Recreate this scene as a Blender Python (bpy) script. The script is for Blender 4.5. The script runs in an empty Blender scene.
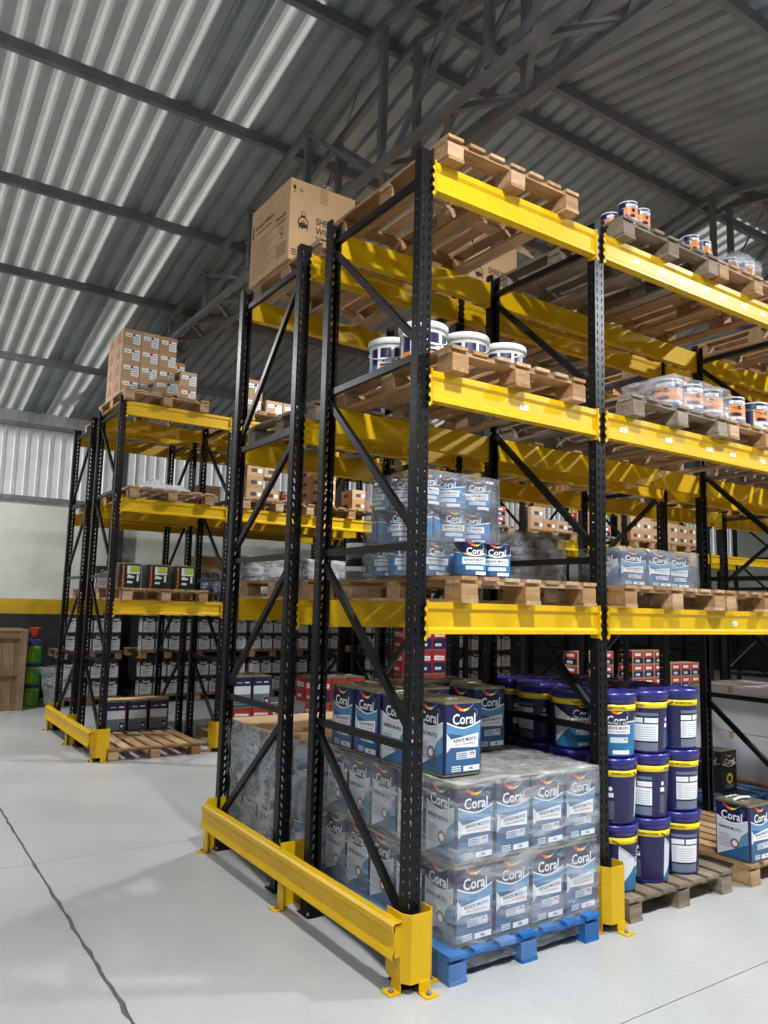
import bpy, math, random
from mathutils import Vector, Matrix
random.seed(7)
sc = bpy.context.scene
COL = sc.collection
PI = math.pi

# ------------------------------------------------------------------ camera
def make_camera():
    loc = Vector((-2.0812, -2.8587, 1.6365))
    yaw, pitch, roll, f = 0.9814, 0.1217, 0.0258, 766.16
    cy, sy, cp, sp = math.cos(yaw), math.sin(yaw), math.cos(pitch), math.sin(pitch)
    fw = Vector((cy*cp, sy*cp, sp)); r = Vector((sy, -cy, 0)); u = r.cross(fw)
    cr, sr = math.cos(roll), math.sin(roll)
    r2 = cr*r + sr*u; u2 = -sr*r + cr*u
    m = Matrix(((r2.x, u2.x, -fw.x, loc.x), (r2.y, u2.y, -fw.y, loc.y), (r2.z, u2.z, -fw.z, loc.z), (0, 0, 0, 1)))
    cd = bpy.data.cameras.new('camera'); cd.sensor_fit = 'HORIZONTAL'; cd.sensor_width = 36
    cd.lens = f*36/768; cd.clip_start = .05; cd.clip_end = 200
    co = bpy.data.objects.new('camera', cd); COL.objects.link(co); co.matrix_world = m
    sc.camera = co
make_camera()

# ------------------------------------------------------------------ world, sun, exposure
w = bpy.data.worlds.new('sky'); sc.world = w; w.use_nodes = True
bg = w.node_tree.nodes['Background']; bg.inputs[0].default_value = (.9, .95, 1, 1); bg.inputs[1].default_value = .17
sun = bpy.data.lights.new('sun', 'SUN'); sun.energy = 2.8; sun.angle = math.radians(4); sun.color = (1, .97, .92)
so = bpy.data.objects.new('sun', sun); COL.objects.link(so)
so.rotation_euler = Vector((-.88, -.27, -.33)).to_track_quat('-Z', 'Y').to_euler()
sc.view_settings.view_transform = 'Standard'; sc.view_settings.look = 'None'
sc.view_settings.gamma = 1; sc.view_settings.use_curve_mapping = False
sc.view_settings.exposure = 0.78
try:
    sc.cycles.use_denoising = True; sc.cycles.max_bounces = 8; sc.cycles.diffuse_bounces = 4
    sc.cycles.transparent_max_bounces = 24; sc.cycles.sample_clamp_indirect = 4
    sc.cycles.caustics_reflective = False; sc.cycles.caustics_refractive = False
except Exception: pass
LAMPS = [(3.4, 3.75, 150, 'over the middle aisle, nearest'), (7.8, 3.75, 90, 'over the middle aisle, second'), (12.2, 3.75, 70, 'over the middle aisle, farthest'), (5.2, -2.6, 270, 'over the front aisle, right of the camera'), (-.4, -2.6, 230, 'over the front aisle, behind the camera'), (-5.0, -3.2, 120, 'over the front aisle, leftmost'), (9.6, -2.6, 180, 'over the front aisle, rightmost'), (3.8, 8.6, 190, 'beside the back wall, left one'), (8.2, 8.6, 150, 'beside the back wall, right one'), (-2.6, 7.6, 190, 'added out of view to brighten the back wall')]  # last entry is an invented off-frame lamp that lifts the back wall

# ------------------------------------------------------------------ materials
MATS = {}
def srgb(h):
    h = h.lstrip('#'); c = [int(h[i:i+2], 16)/255 for i in (0, 2, 4)]
    return tuple((x/12.92 if x <= .04045 else ((x+.055)/1.055)**2.4) for x in c) + (1,)
def mat(name, col, rough=.5, metal=0, noise=0, nscale=8, bump=0, bscale=60, vary=0, stretch=(1, 1, 1), spec=.5):
    if name in MATS: return MATS[name]
    m = bpy.data.materials.new(name); m.use_nodes = True; nt = m.node_tree; N = nt.nodes; L = nt.links
    b = N['Principled BSDF']
    c = srgb(col) if isinstance(col, str) else tuple(col)+(1,)
    b.inputs['Base Color'].default_value = c; b.inputs['Roughness'].default_value = rough; b.inputs['Metallic'].default_value = metal
    b.inputs['Specular IOR Level'].default_value = spec
    last = None
    if noise or bump:
        tc = N.new('ShaderNodeTexCoord'); mp = N.new('ShaderNodeMapping'); mp.inputs['Scale'].default_value = stretch
        L.new(tc.outputs['Object'], mp.inputs[0])
        if vary:
            oi = N.new('ShaderNodeObjectInfo'); vm = N.new('ShaderNodeVectorMath'); vm.operation = 'ADD'
            sc2 = N.new('ShaderNodeVectorMath'); sc2.operation = 'SCALE'; sc2.inputs['Scale'].default_value = 37
            L.new(oi.outputs['Random'], sc2.inputs[0]); L.new(tc.outputs['Object'], vm.inputs[0]); L.new(sc2.outputs[0], vm.inputs[1]); L.new(vm.outputs[0], mp.inputs[0])
    if noise:
        nz = N.new('ShaderNodeTexNoise'); nz.inputs['Scale'].default_value = nscale; nz.inputs['Detail'].default_value = 5
        L.new(mp.outputs[0], nz.inputs['Vector'])
        mr = N.new('ShaderNodeMapRange'); mr.inputs['From Min'].default_value = .3; mr.inputs['From Max'].default_value = .7
        mr.inputs['To Min'].default_value = 1-noise; mr.inputs['To Max'].default_value = 1+noise
        L.new(nz.outputs['Fac'], mr.inputs['Value'])
        vs = N.new('ShaderNodeVectorMath'); vs.operation = 'SCALE'; vs.inputs[0].default_value = c[:3]
        L.new(mr.outputs[0], vs.inputs['Scale']); last = vs.outputs[0]
    if vary:
        oi2 = N.new('ShaderNodeObjectInfo'); hs = N.new('ShaderNodeHueSaturation')
        m1 = N.new('ShaderNodeMapRange'); m1.inputs['To Min'].default_value = 1-vary; m1.inputs['To Max'].default_value = 1+vary*.7
        L.new(oi2.outputs['Random'], m1.inputs['Value']); L.new(m1.outputs[0], hs.inputs['Value'])
        m2 = N.new('ShaderNodeMapRange'); m2.inputs['To Min'].default_value = 1.12; m2.inputs['To Max'].default_value = .8
        L.new(oi2.outputs['Random'], m2.inputs['Value']); L.new(m2.outputs[0], hs.inputs['Saturation'])
        if last is not None: L.new(last, hs.inputs['Color'])
        else: hs.inputs['Color'].default_value = c
        last = hs.outputs[0]
    if last is not None: L.new(last, b.inputs['Base Color'])
    if bump:
        nb = N.new('ShaderNodeTexNoise'); nb.inputs['Scale'].default_value = bscale; nb.inputs['Detail'].default_value = 4
        L.new(mp.outputs[0], nb.inputs['Vector'])
        bp = N.new('ShaderNodeBump'); bp.inputs['Strength'].default_value = bump; bp.inputs['Distance'].default_value = .01
        L.new(nb.outputs['Fac'], bp.inputs['Height']); L.new(bp.outputs[0], b.inputs['Normal'])
    MATS[name] = m
    return m
def translucent(name, col, trans=.6):
    m = bpy.data.materials.new(name); m.use_nodes = True; nt = m.node_tree; N = nt.nodes; L = nt.links
    for n in list(N): N.remove(n)
    out = N.new('ShaderNodeOutputMaterial'); mx = N.new('ShaderNodeMixShader'); d = N.new('ShaderNodeBsdfDiffuse'); t = N.new('ShaderNodeBsdfTranslucent')
    tc = N.new('ShaderNodeTexCoord'); nz = N.new('ShaderNodeTexNoise'); nz.inputs['Scale'].default_value = 3
    L.new(tc.outputs['Object'], nz.inputs['Vector'])
    r = N.new('ShaderNodeMapRange'); r.inputs['To Min'].default_value = .8; r.inputs['To Max'].default_value = 1.15
    L.new(nz.outputs['Fac'], r.inputs['Value'])
    vs = N.new('ShaderNodeVectorMath'); vs.operation = 'SCALE'; vs.inputs[0].default_value = col; L.new(r.outputs[0], vs.inputs['Scale'])
    L.new(vs.outputs[0], d.inputs[0]); L.new(vs.outputs[0], t.inputs[0]); mx.inputs[0].default_value = trans
    L.new(d.outputs[0], mx.inputs[1]); L.new(t.outputs[0], mx.inputs[2]); L.new(mx.outputs[0], out.inputs[0])
    MATS[name] = m; return m
def film(name, tint, lo, hi, scale=14, zs=5, det=6, bs=.45):
    m = bpy.data.materials.new(name); m.use_nodes = True; nt = m.node_tree; N = nt.nodes; L = nt.links
    b = N['Principled BSDF']; out = N['Material Output']
    b.inputs['Base Color'].default_value = tint; b.inputs['Roughness'].default_value = .16; b.inputs['Specular IOR Level'].default_value = .7
    tr = N.new('ShaderNodeBsdfTransparent'); tr.inputs[0].default_value = (.93, .94, .95, 1)
    mx = N.new('ShaderNodeMixShader'); tc = N.new('ShaderNodeTexCoord'); mp = N.new('ShaderNodeMapping')
    mp.inputs['Scale'].default_value = (1, 1, zs); mp.inputs['Rotation'].default_value = (.3, .25, 0)
    L.new(tc.outputs['Object'], mp.inputs[0])
    nz = N.new('ShaderNodeTexNoise'); nz.inputs['Scale'].default_value = scale; nz.inputs['Detail'].default_value = det; nz.inputs['Distortion'].default_value = 1.2
    L.new(mp.outputs[0], nz.inputs['Vector'])
    mr = N.new('ShaderNodeMapRange'); mr.inputs['From Min'].default_value = .38; mr.inputs['From Max'].default_value = .72
    mr.inputs['To Min'].default_value = lo; mr.inputs['To Max'].default_value = hi
    L.new(nz.outputs['Fac'], mr.inputs['Value']); L.new(mr.outputs[0], mx.inputs[0])
    bp = N.new('ShaderNodeBump'); bp.inputs['Strength'].default_value = bs; bp.inputs['Distance'].default_value = .02
    L.new(nz.outputs['Fac'], bp.inputs['Height']); L.new(bp.outputs[0], b.inputs['Normal'])
    L.new(tr.outputs[0], mx.inputs[1]); L.new(b.outputs[0], mx.inputs[2]); L.new(mx.outputs[0], out.inputs[0])
    MATS[name] = m; return m
BLACK = mat('black powder coat', (.005, .0053, .006), .38, 0, .25, 20, spec=.25)
YEL = mat('yellow enamel', (.62, .375, .002), .42, 0, .06, 5, spec=.35)
STEELD = mat('grey painted steel', (.15, .16, .168), .55, 0, .2, 4)
ROOF = mat('galvanised roof sheet', (.29, .325, .345), .5, .3, .18, 2)
SKY = translucent('translucent roof sheet', (.50, .51, .50), .5)
WSHEET = translucent('pale wall sheet', (.74, .75, .74), .55)
WOOD = mat('pallet wood', '#a58158', .75, 0, .28, 5, .35, 30, .28, (7, 1.2, 7))
WOODD = mat('old pallet wood', '#7f715f', .8, 0, .3, 5, .4, 30, .25, (7, 1.2, 7))
WOODX = mat('pallet wood cross', '#a58158', .75, 0, .28, 5, .35, 30, .28, (1.2, 7, 7))
WOODXD = mat('old pallet wood cross', '#7f715f', .8, 0, .3, 5, .4, 30, .25, (1.2, 7, 7))
BLUEW = mat('blue painted wood', '#2a64a3', .6, 0, .2, 6, .3, 30, .12)
BLUEWX = BLUEW
CARD = mat('cardboard', '#b08c66', .8, 0, .07, 5, 0, 1, .08)
CARDB = mat('pale cardboard', '#c9a479', .8, 0, .06, 5)
TAPE = mat('packing tape', '#b59468', .25)
INK = mat('brown print ink', '#4a3a30', .8)
INKB = mat('dark print ink', '#23232b', .7)
WHITE = mat('white print', '#e9edf0', .45)
NAVY = mat('navy tin', '#181c46', .35)
MBLUE = mat('mid blue print', '#2d5b84', .38)
LBLUE = mat('light blue print', '#548bb4', .38)
CYANB = mat('bright blue print', '#2876b0', .38)
PALE = mat('pale grey print', '#cdd5dd', .45)
RED = mat('red print', '#c0342a', .45)
ORANGE = mat('orange print', '#e8822b', .45)
YELP = mat('yellow print', '#f2cf4a', .45)
BROWN = mat('brown print', '#8a5a46', .5)
TINTOP = mat('tin top', '#8d8a72', .35, .7, .15, 20)
CAPW = mat('white plastic', '#dfe3e2', .35)
PURP = mat('indigo plastic', '#2a2a78', .28)
BNAVY = mat('indigo bucket label', '#211f4e', .35)
BYEL = mat('yellow band', '#f0d21e', .4)
TEAL = mat('teal print', '#1f6b93', .4)
BLK = mat('black plastic', '#101114', .4)
LIME = mat('lime print', '#9db52c', .45)
GREEN = mat('green plastic', '#4ea32c', .35)
GREYP = mat('grey print', '#6d7788', .5)
BURG = mat('burgundy print', '#7a1f38', .45)
WTIN = mat('white tin', '#c9ccce', .4)
DTIN = mat('charcoal print', '#1b1c20', .5)
REDT = mat('red tin', '#a32a28', .4)
GTIN = mat('grey tin', '#565b62', .4, .2)
ORPL = mat('orange plastic', '#d24a24', .4)
FILM = film('stretch film', (.72, .74, .76, 1), .09, .46, 4, 4, 7, .75)
FILMH = film('heavy stretch film', (.5, .52, .54, 1), .28, .85, 6, 1.6, 4, 1)
FILMM = film('medium stretch film', (.42, .44, .46, 1), .16, .42, 6, 1.5, 4, .8)
FILMT = film('film top', (.5, .5, .48, 1), .45, .9, 7)
BAG = film('plastic bag', (.8, .85, .88, 1), .4, .85, 18)
EMIT = bpy.data.materials.new('lamp lens'); EMIT.use_nodes = True
EMIT.node_tree.nodes['Principled BSDF'].inputs['Emission Color'].default_value = (1, .98, .94, 1)
EMIT.node_tree.nodes['Principled BSDF'].inputs['Emission Strength'].default_value = 4

# ------------------------------------------------------------------ mesh builder
class MB:
    def __init__(s): s.v = []; s.f = []; s.m = []; s.mats = []; s.sm = []
    def mi(s, m):
        if m not in s.mats: s.mats.append(m)
        return s.mats.index(m)
    def face(s, pts, m, smooth=False):
        i = len(s.v); s.v += [tuple(p) for p in pts]; s.f.append(tuple(range(i, i+len(pts)))); s.m.append(s.mi(m)); s.sm.append(smooth)
    def box(s, x0, x1, y0, y1, z0, z1, m):
        i = len(s.v)
        s.v += [(x0, y0, z0), (x1, y0, z0), (x1, y1, z0), (x0, y1, z0), (x0, y0, z1), (x1, y0, z1), (x1, y1, z1), (x0, y1, z1)]
        for q in ((3, 2, 1, 0), (4, 5, 6, 7), (0, 1, 5, 4), (1, 2, 6, 5), (2, 3, 7, 6), (3, 0, 4, 7)):
            s.f.append(tuple(i+k for k in q)); s.m.append(s.mi(m)); s.sm.append(False)
    def bar(s, a, b, wd, ht, m, up=(0, 0, 1)):
        a, b = Vector(a), Vector(b); d = (b-a).normalized(); up = Vector(up)
        if abs(d.dot(up)) > .98: up = Vector((1, 0, 0))
        x = d.cross(up).normalized(); z = x.cross(d).normalized(); i = len(s.v)
        for p in (a, b):
            for sx, sz in ((-1, -1), (1, -1), (1, 1), (-1, 1)): s.v.append(tuple(p + x*sx*wd/2 + z*sz*ht/2))
        for q in ((0, 1, 2, 3), (7, 6, 5, 4), (0, 4, 5, 1), (1, 5, 6, 2), (2, 6, 7, 3), (3, 7, 4, 0)):
            s.f.append(tuple(i+k for k in q)); s.m.append(s.mi(m)); s.sm.append(False)
    def tube(s, pts, r, m, n=6, closed=False):
        pts = [Vector(p) for p in pts]; i = len(s.v); k = len(pts)
        for j, p in enumerate(pts):
            d = (pts[min(j+1, k-1)]-pts[max(j-1, 0)]).normalized()
            up = Vector((0, 0, 1)) if abs(d.z) < .9 else Vector((1, 0, 0))
            x = d.cross(up).normalized(); y = d.cross(x)
            for a in range(n): s.v.append(tuple(p + r*(math.cos(2*PI*a/n)*x + math.sin(2*PI*a/n)*y)))
        for j in range(k-1):
            for a in range(n):
                s.f.append((i+j*n+a, i+j*n+(a+1) % n, i+(j+1)*n+(a+1) % n, i+(j+1)*n+a)); s.m.append(s.mi(m)); s.sm.append(True)
        s.f.append(tuple(i+a for a in range(n))); s.m.append(s.mi(m)); s.sm.append(False)
        s.f.append(tuple(i+(k-1)*n+a for a in reversed(range(n)))); s.m.append(s.mi(m)); s.sm.append(False)
    def lathe(s, prof, m, n=24, cx=0, cy=0, capb=True, capt=True, mats=None):
        i = len(s.v)
        for r, z in prof:
            for a in range(n): s.v.append((cx+r*math.cos(2*PI*a/n), cy+r*math.sin(2*PI*a/n), z))
        for j in range(len(prof)-1):
            mm = mats[j] if mats else m
            for a in range(n):
                s.f.append((i+j*n+a, i+j*n+(a+1) % n, i+(j+1)*n+(a+1) % n, i+(j+1)*n+a)); s.m.append(s.mi(mm)); s.sm.append(abs(prof[j][0]-prof[j+1][0]) < abs(prof[j][1]-prof[j+1][1]))
        if capb: s.f.append(tuple(i+a for a in reversed(range(n)))); s.m.append(s.mi(mats[0] if mats else m)); s.sm.append(False)
        if capt: s.f.append(tuple(i+(len(prof)-1)*n+a for a in range(n))); s.m.append(s.mi(mats[-1] if mats else m)); s.sm.append(False)
    def extrude(s, poly, axis, a, b, m, closed=True):
        # poly in the two other axes; axis 'x' -> (y,z), 'y' -> (x,z), 'z' -> (x,y)
        def P(p, t): return {'x': (t, p[0], p[1]), 'y': (p[0], t, p[1]), 'z': (p[0], p[1], t)}[axis]
        i = len(s.v); n = len(poly)
        s.v += [P(p, a) for p in poly] + [P(p, b) for p in poly]
        for k in range(n if closed else n-1):
            s.f.append((i+k, i+(k+1) % n, i+n+(k+1) % n, i+n+k)); s.m.append(s.mi(m)); s.sm.append(False)
        if closed:
            s.f.append(tuple(i+k for k in reversed(range(n)))); s.m.append(s.mi(m)); s.sm.append(False)
            s.f.append(tuple(i+n+k for k in range(n))); s.m.append(s.mi(m)); s.sm.append(False)
    def mesh(s, name):
        me = bpy.data.meshes.new(name); me.from_pydata(s.v, [], s.f)
        for m in s.mats: me.materials.append(m)
        me.polygons.foreach_set('material_index', s.m); me.polygons.foreach_set('use_smooth', s.sm)
        me.update(); return me
def strip_sheet(path, th, off=1):   # thicken an open 2-D polyline into a closed outline
    out = []
    for i, p in enumerate(path):
        a = Vector(path[max(i-1, 0)]); b = Vector(path[min(i+1, len(path)-1)]); d = (b-a).normalized(); nrm = Vector((-d.y, d.x))
        out.append(tuple(Vector(p)+nrm*th*off))
    return list(path) + out[::-1]

# ------------------------------------------------------------------ objects
def ob(name, me, parent=None, loc=(0, 0, 0), rz=0, sc_=None):
    o = bpy.data.objects.new(name, me); COL.objects.link(o); o.location = loc
    if rz: o.rotation_euler = (0, 0, rz)
    if sc_: o.scale = sc_
    if parent: o.parent = parent
    return o
def tag(o, label, cat=None, group=None, kind=None):
    o['label'] = label
    if cat: o['category'] = cat
    if group: o['group'] = group
    if kind: o['kind'] = kind
    return o
def thing(name, label, cat, loc=(0, 0, 0), rz=0, group=None, kind=None):
    o = ob(name, None, None, loc, rz); o.empty_display_size = .1
    return tag(o, label, cat, group, kind)
ORD = ['first', 'second', 'third', 'fourth', 'fifth', 'sixth', 'seventh', 'eighth', 'ninth', 'tenth', 'eleventh', 'twelfth']

# ------------------------------------------------------------------ text / print
_tc = {}
def textgeo(s):
    if s in _tc: return _tc[s]
    c = bpy.data.curves.new('t', 'FONT'); c.body = s; c.size = 1; c.align_x = 'CENTER'; c.align_y = 'CENTER'; c.resolution_u = 2; c.offset = .018
    o = bpy.data.objects.new('t', c); COL.objects.link(o)
    me = bpy.data.meshes.new_from_object(o)
    vs = [tuple(v.co) for v in me.vertices]; fs = [tuple(p.vertices) for p in me.polygons]
    bpy.data.objects.remove(o); bpy.data.curves.remove(c); bpy.data.meshes.remove(me)
    x0 = min(v[0] for v in vs); x1 = max(v[0] for v in vs); y0 = min(v[1] for v in vs); y1 = max(v[1] for v in vs)
    vs = [((v[0]-(x0+x1)/2)/(x1-x0), (v[1]-(y0+y1)/2)/(y1-y0)) for v in vs]
    _tc[s] = (vs, fs); return _tc[s]
class Print:
    """flat print laid on a surface: mp(u, v, layer) gives the 3-D point"""
    def __init__(s, mb, mp): s.mb = mb; s.mp = mp
    def band(s, u0, u1, lo, hi, m, lay=1, n=6):
        lo_ = lo if callable(lo) else (lambda u: lo); hi_ = hi if callable(hi) else (lambda u: hi)
        if hasattr(s.mp, 'cyl'): n = max(n, int(abs(u1-u0)/s.mp.cyl/.09)+1)
        for i in range(n):
            a = u0+(u1-u0)*i/n; b = u0+(u1-u0)*(i+1)/n
            s.mb.face([s.mp(a, lo_(a), lay), s.mp(b, lo_(b), lay), s.mp(b, hi_(b), lay), s.mp(a, hi_(a), lay)], m)
    def poly(s, pts, m, lay=2): s.mb.face([s.mp(u, v, lay) for u, v in pts], m)
    def ring(s, u, v, r0, r1, m, lay=3, a0=0, a1=2*PI, n=12):
        for i in range(n):
            a = a0+(a1-a0)*i/n; b = a0+(a1-a0)*(i+1)/n
            s.mb.face([s.mp(u+r0*math.cos(a), v+r0*math.sin(a), lay), s.mp(u+r1*math.cos(a), v+r1*math.sin(a), lay), s.mp(u+r1*math.cos(b), v+r1*math.sin(b), lay), s.mp(u+r0*math.cos(b), v+r0*math.sin(b), lay)], m)
    def text(s, t, u, v, wd, ht, m, lay=4, vert=False, shear=0):
        vs, fs = textgeo(t); i = len(s.mb.v)
        for x, y in vs:
            p = (u+x*wd, v+y*ht+shear*x*wd) if not vert else (u-y*ht, v+x*wd)
            s.mb.v.append(s.mp(p[0], p[1], lay))
        k = s.mb.mi(m)
        for f in fs: s.mb.f.append(tuple(i+q for q in f)); s.mb.m.append(k); s.mb.sm.append(False)
def boxmap(hx, hy, side):
    E = .0007
    def mp(u, v, l):
        if side == '-y': return (u, -hy-E*l, v)
        if side == '+y': return (-u, hy+E*l, v)
        if side == '-x': return (-hx-E*l, -u, v)
        return (hx+E*l, u, v)
    return mp
def cylmap(r0, r1, h, ang):
    def mp(u, v, l):
        r = r0+(r1-r0)*v/h; t = ang+u/max(r0, r1); r += .0006+.0005*l
        return (r*math.cos(t), r*math.sin(t), v)
    mp.cyl = max(r0, r1)
    return mp
def logo(P, u, v, s, lay=3):
    """colour flame swoosh over white script word, s = word width"""
    def cur(t): return v+s*(.30+.10*math.sin((t-.1)*2.6*PI)*(1-.35*t))
    for (a, b, m) in ((-.42, -.22, RED), (-.22, -.02, ORANGE), (-.02, .2, YELP), (.2, .46, LBLUE)):
        f = lambda x, a=a: v+s*(.42-.42*(((x-u)/s+.42)*2.1)+.9*(((x-u)/s+.42))**2*1.25)
        P.band(u+a*s, u+b*s, lambda x: f(x)-s*.0, lambda x: f(x)+s*.13*max(.25, 1-(((x-u)/s+.42)*.9)), m, lay, 3)
    P.ring(u+.44*s, v+.17*s, .14*s, .165*s, LBLUE, lay, -.9, 1.7, 5)
    P.text('Coral', u, v, s, s*.36, WHITE, lay+1)

# ------------------------------------------------------------------ THE SETTING
def structure():
    # floor: sub-base and cast slabs with joints
    mb = MB(); DJ = mat('joint filler', '#55544f', .9); mb.box(-7, 24, -12, 11, -.1, -.006, DJ)
    fl = tag(ob('floor', mb.mesh('floor')), 'light grey polished concrete floor with sawn joints', None, None, 'structure')
    m = bpy.data.materials.new('polished concrete'); m.use_nodes = True; nt = m.node_tree; N = nt.nodes; L = nt.links; b = N['Principled BSDF']
    geo = N.new('ShaderNodeNewGeometry')
    n1 = N.new('ShaderNodeTexNoise'); n1.inputs['Scale'].default_value = .9; n1.inputs['Detail'].default_value = 7; n1.inputs['Roughness'].default_value = .62
    n2 = N.new('ShaderNodeTexNoise'); n2.inputs['Scale'].default_value = 26; n2.inputs['Detail'].default_value = 4
    L.new(geo.outputs['Position'], n1.inputs['Vector']); L.new(geo.outputs['Position'], n2.inputs['Vector'])
    r = N.new('ShaderNodeValToRGB'); r.color_ramp.elements[0].position = .3; r.color_ramp.elements[0].color = (.36, .364, .36, 1)
    r.color_ramp.elements[1].position = .7; r.color_ramp.elements[1].color = (.455, .46, .455, 1); L.new(n1.outputs['Fac'], r.inputs[0])
    mx = N.new('ShaderNodeMix'); mx.data_type = 'RGBA'; mx.blend_type = 'MULTIPLY'; mx.inputs[0].default_value = .35
    r2 = N.new('ShaderNodeValToRGB'); r2.color_ramp.elements[0].position = .3; r2.color_ramp.elements[0].color = (.82, .82, .82, 1); r2.color_ramp.elements[1].position = .6
    L.new(n2.outputs['Fac'], r2.inputs[0]); L.new(r.outputs[0], mx.inputs[6]); L.new(r2.outputs[0], mx.inputs[7]); L.new(mx.outputs[2], b.inputs['Base Color'])
    rr = N.new('ShaderNodeMapRange'); rr.inputs['To Min'].default_value = .2; rr.inputs['To Max'].default_value = .42; L.new(n1.outputs['Fac'], rr.inputs['Value']); L.new(rr.outputs[0], b.inputs['Roughness'])
    b.inputs['Specular IOR Level'].default_value = .35
    xs = [-7, -1.07, 4.93, 10.93, 16.93, 24]; ys = [-12, -10.04, -6.92, -3.8, -.68, 2.44, 5.56, 8.68, 11]
    rnd = random.Random(3)
    for i in range(len(xs)-1):
        for j in range(len(ys)-1):
            mb = MB(); gx, gy = .0055, .003
            x0, x1, y0, y1 = xs[i]+gx, xs[i+1]-gx, ys[j]+gy, ys[j+1]-gy
            # chipped long edges
            n = 40; left = [(x0+(rnd.random()**4)*.012, y1-(y1-y0)*k/n) for k in range(n+1)]; right = [(x1-(rnd.random()**4)*.012, y0+(y1-y0)*k/n) for k in range(n+1)]
            mb.extrude(left+right, 'z', -.006, 0, m)
            ob('slab', mb.mesh('slab'), fl)
    # back wall
    BW = mat('black wall paint', (.02, .021, .024), .6, 0, .2, 3); YW = mat('yellow wall paint', '#c39a10', .6, 0, .14, 5); WW = mat('white wall plaster', '#cfcfc6', .8, 0, .05, 3, .4, 14)
    mb = MB(); Y = 10.8
    mb.box(-7, 24, Y, Y+.2, -.006, 1.36, BW); mb.box(-7, 24, Y, Y+.2, 1.36, 1.60, YW); mb.box(-7, 24, Y, Y+.2, 1.60, 3.2, WW)
    wb = tag(ob('wall_back', mb.mesh('wall_back')), 'back wall painted black, yellow and white under pale corrugated sheets', None, None, 'structure')
    # corrugated profile
    def corr(x0, nr, p=.18, h=.042):
        pts = [(x0, 0)]
        for k in range(nr):
            a = x0+k*p; pts += [(a+.085, 0), (a+.108, h), (a+.142, h), (a+.165, 0)]
        pts.append((x0+nr*p, 0)); return pts
    for k in range(-7, 24):
        mb = MB(); pts = corr(0, 5)
        x0 = k*.9
        if x0 > 20: break
        mb.extrude([(a, Y+.06-b_) for a, b_ in pts], 'z', 3.2, 4.70, WSHEET, False)
        ob('wall_sheet', mb.mesh('wall_sheet'), wb, (x0, 0, 0))
    # side walls
    mb = MB(); mb.box(20, 20.2, -7.2, 10.8, -.006, 1.36, BW); mb.box(20, 20.2, -7.2, 10.8, 1.36, 1.6, YW); mb.box(20, 20.2, -7.2, 10.8, 1.6, 6.5, WW)
    tag(ob('wall_right', mb.mesh('wall_right')), 'far end wall of the warehouse beyond the racks', None, None, 'structure')
    mb = MB(); mb.box(-7.2, -7, -7.2, 10.8, -.006, 1.36, BW); mb.box(-7.2, -7, -7.2, 10.8, 1.36, 1.6, YW); mb.box(-7.2, -7, -7.2, 10.8, 1.6, 6.5, WW)
    tag(ob('wall_left', mb.mesh('wall_left')), 'end wall of the warehouse behind the photographer', None, None, 'structure')
    # roof
    S = .19; ZE = 4.708; YR = 1.84; ZR = ZE+S*(Y-YR)
    ce = ob('ceiling', None); tag(ce, 'pitched roof of trapezoidal metal sheets with translucent strips', None, None, 'structure')
    def sheet(x0, nr, far, m):
        mb = MB(); pts = corr(0, nr)
        i = 0; y1 = Y+.35 if far else YR-(Y-YR)-.3
        for (ya, yb) in ((YR, y1),):
            za = ZR; zb = ZR-S*abs(yb-YR)
            n = len(pts)
            mb.v += [(a, ya, za+h) for a, h in pts]+[(a, yb, zb+h) for a, h in pts]
            for k in range(n-1): mb.f.append((k, k+1, n+k+1, n+k)); mb.m.append(mb.mi(m)); mb.sm.append(False)
        ob('roof_sheet', mb.mesh('roof_sheet'), ce, (x0, 0, 0))
    x = -7.2
    edges = []
    while x < 20.5:
        edges.append((x, 5)); x += .9
    far = [e for e in edges if e[0] < -.2] 
    for x0, n in far: 
        if x0 < -.2: pass
    # far slope: sheets left of x=-0.18 translucent except an opaque strip; then opaque/translucent/opaque
    xx = -7.38+.0
    seq = []
    x = -.18
    while x > -7.3: x -= .9; seq.append((x, 5, SKY if x > -3.0 or (-5.7 < x < -4.7) else ROOF))
    seq += [(-.18, 2, ROOF), (.18, 2, SKY)]
    x = .54; k = 0
    while x < 20.2:
        seq.append((x, 5, SKY if k in (6, 12, 18) else ROOF)); x += .9; k += 1
    for x0, n, m_ in seq: sheet(x0, n, True, m_)
    x = -7.2; k = 0
    while x < 20.2:
        sheet(x, 5, False, SKY if k in (5, 14, 20) and False else ROOF); x += .9; k += 1
    mb = MB(); mb.extrude([(YR-.25, ZR-.0), (YR, ZR+.07), (YR+.25, ZR-.0), (YR, ZR+.085)], 'x', -7.2, 20.2, ROOF)
    ob('ridge_cap', mb.mesh('ridge_cap'), ce)
    # purlins
    tn = 1
    def roofz(y): return ZR-S*abs(y-YR)
    for y in (3.53, 5.15, 6.72, 8.87, 2.08, 1.6, -.05, -1.7, -3.3, -5.2):
        mb = MB(); z = roofz(y)-.004
        mb.extrude(strip_sheet([(y+.05, z-.08), (y+.05, z-.095), (y, z-.095), (y, z-.005), (y+.05, z-.015), (y+.05, z-.03)], .006), 'x', -7, 20, STEELD)
        tag(ob('trim_%d' % tn, mb.mesh('purlin')), 'dark steel roof purlin, the %s one counted from back wall' % ['fourth','third','second','first','fifth','sixth','seventh','eighth','ninth','tenth'][tn-1], None, None, 'structure'); tn += 1
    # wall girts
    for z, s_ in ((4.45, 'upper'), (3.24, 'lower')):
        mb = MB(); mb.box(-7, 20, Y-.09, Y-.005, z-.035, z+.03, STEELD)
        tag(ob('trim_%d' % tn, mb.mesh('girt')), '%s steel girt across the corrugated back wall' % s_, None, None, 'structure'); tn += 1
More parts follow.
